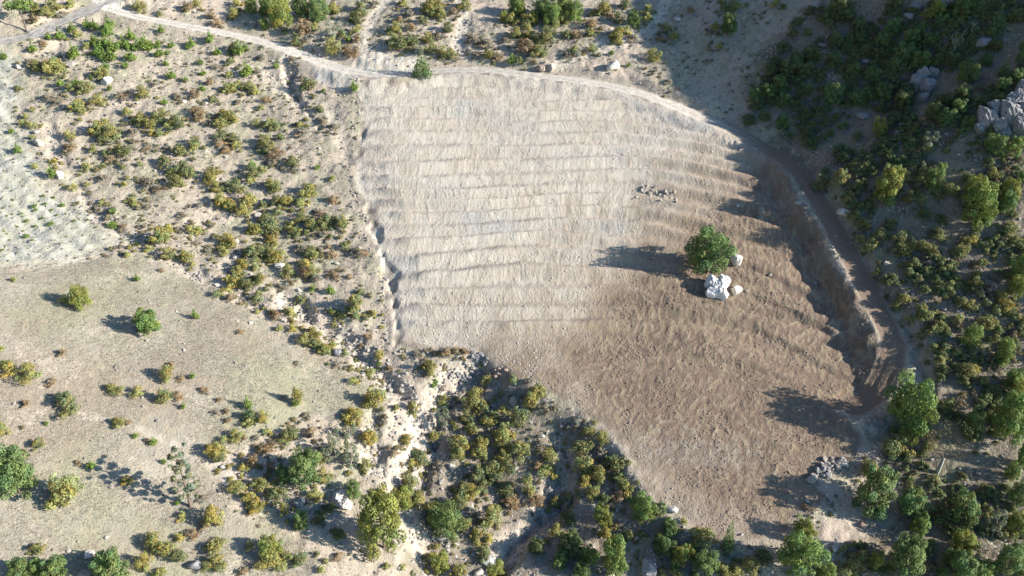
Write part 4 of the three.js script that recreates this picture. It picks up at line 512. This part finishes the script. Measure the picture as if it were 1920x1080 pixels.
PEBBLES.forEach((g, v) => scatter(['rubble', 'loose_stones', 'scree'][v], ['pale rubble strewn along gullies and field edges', 'loose stones lying along gullies and banks', 'scree strewn over gullies and the stony hillside'][v], 'rubble', g, pebbleMat, pick(3800, -135, 135, -92, 60, stony).map(([x, z]) => { const w = 0.09 + 0.3 * rnd() ** 2.2, k = rr(0.45, 0.95); return { x, z, y: ground0(x, z) + 0.2 * w, w, h: w * rr(0.6, 1), d: w * rr(0.7, 1), rx: rr(-0.5, 0.5), rz: rr(-0.5, 0.5), c: [0.42 * k, 0.375 * k, 0.33 * k] }; })));
scatter('soil_clods', 'clods of turned soil all over the dug field', 'soil clods', PEBBLES[0], pebbleMat, pick(17000, -40, 75, -60, 58, (x, z) => { const d = fieldD(x, z); return d > 0.3 ? sst(-0.6, 0.6, noise(x * 0.16, z * 0.16) + 0.7 * noise(x * 0.6, z * 0.6)) ** 2 * mix(0.5, 1, sst(-5, 5, brownD(x, z))) : 0; }).map(([x, z]) => { const w = 0.05 + 0.12 * rnd() ** 3, b = sst(-4, 6, brownD(x, z) + 4 * noise(x * 0.1, z * 0.1)), k = rr(0.75, 1.1); return { x, z, y: ground0(x, z) + 0.1 * w, w: w * rr(0.8, 1.8), h: w * rr(0.6, 1), d: w, rx: rr(-0.4, 0.4), rz: rr(-0.4, 0.4), c: [mix(0.50, 0.27, b) * k, mix(0.45, 0.205, b) * k, mix(0.38, 0.15, b) * k] }; }));

// ---------------------------------------------------------------- single trees with their own shape
{
  const q = at(1757, 886), s = FPX / q.depth, H = 74 / s / 0.66, g = new THREE.Group(); g.name = 'leafless_tree'; g.position.set(q.x, ground0(q.x, q.z) - 0.1, q.z);
  part('trunk', limb([0, 0, 0], [0.02 * H, 0.36 * H, 0], 0.035 * H, 0.024 * H, 9), MAT.paleBark, g);
  for (let i = 0; i < 6; i++) { const l = [], a = i * 1.05 + 0.3; twigs(l, [0.02 * H, rr(0.32, 0.37) * H, 0], [Math.cos(a) * 0.75, 0.7, Math.sin(a) * 0.75], 0.17 * H, 0.009 * H, 4); part('branch', mergeGeometries(l), MAT.bark, g); }
  const c = []; for (let i = 0; i < 16; i++) { const a = i * 2.4, d = 0.34 * Math.sqrt(rnd()); c.push([Math.cos(a) * d, rr(0.5, 0.95), Math.sin(a) * d, 0.09]); }
  const f = part('crown', spray(crownLeaves(c, 420, 0.9), 0.012, 1.2, hueMaker(8, 0.2, 0.2)), leafMat(0.36, 0.29, 0.14), g); f.scale.set(H, H, H);
  scene.add(tag(g, 'nearly leafless tree with pale trunk and fine twigs on the dry bank', 'tree'));
  const r = at(358, 950), t = FPX / r.depth, L = 100 / t / 0.68, k = new THREE.Group(); k.name = 'slender_tree'; k.position.set(r.x, ground0(r.x, r.z) - 0.1, r.z);
  part('trunk', limb([0, 0, 0], [-0.01 * L, 0.93 * L, 0], 0.022 * L, 0.005 * L, 8), MAT.bark, k);
  for (let i = 0; i < 9; i++) { const y = rr(0.22, 0.85), a = i * 2.4; part('branch', limb([0, y * L, 0], [Math.cos(a) * 0.16 * L, (y + 0.09) * L, Math.sin(a) * 0.16 * L], 0.007 * L, 0.003 * L, 4), MAT.bark, k); }
  const e = []; for (let i = 0; i < 46; i++) { const y = 0.2 + 0.75 * i / 45, a = i * 2.4, d = 0.16 * Math.sqrt(rnd()); e.push([Math.cos(a) * d, y, Math.sin(a) * d, rr(0.018, 0.05), 0.8]); }
  part('crown', spray(crownLeaves(e, 1900, 0.8), 0.017, 1, hueMaker(15, 0.14, 0.12)), MAT.grey, k).scale.setScalar(L);
  scene.add(tag(k, 'tall slender grey tree with thin crown standing alone on the meadow', 'tree'));
}

renderer.render(scene, camera);
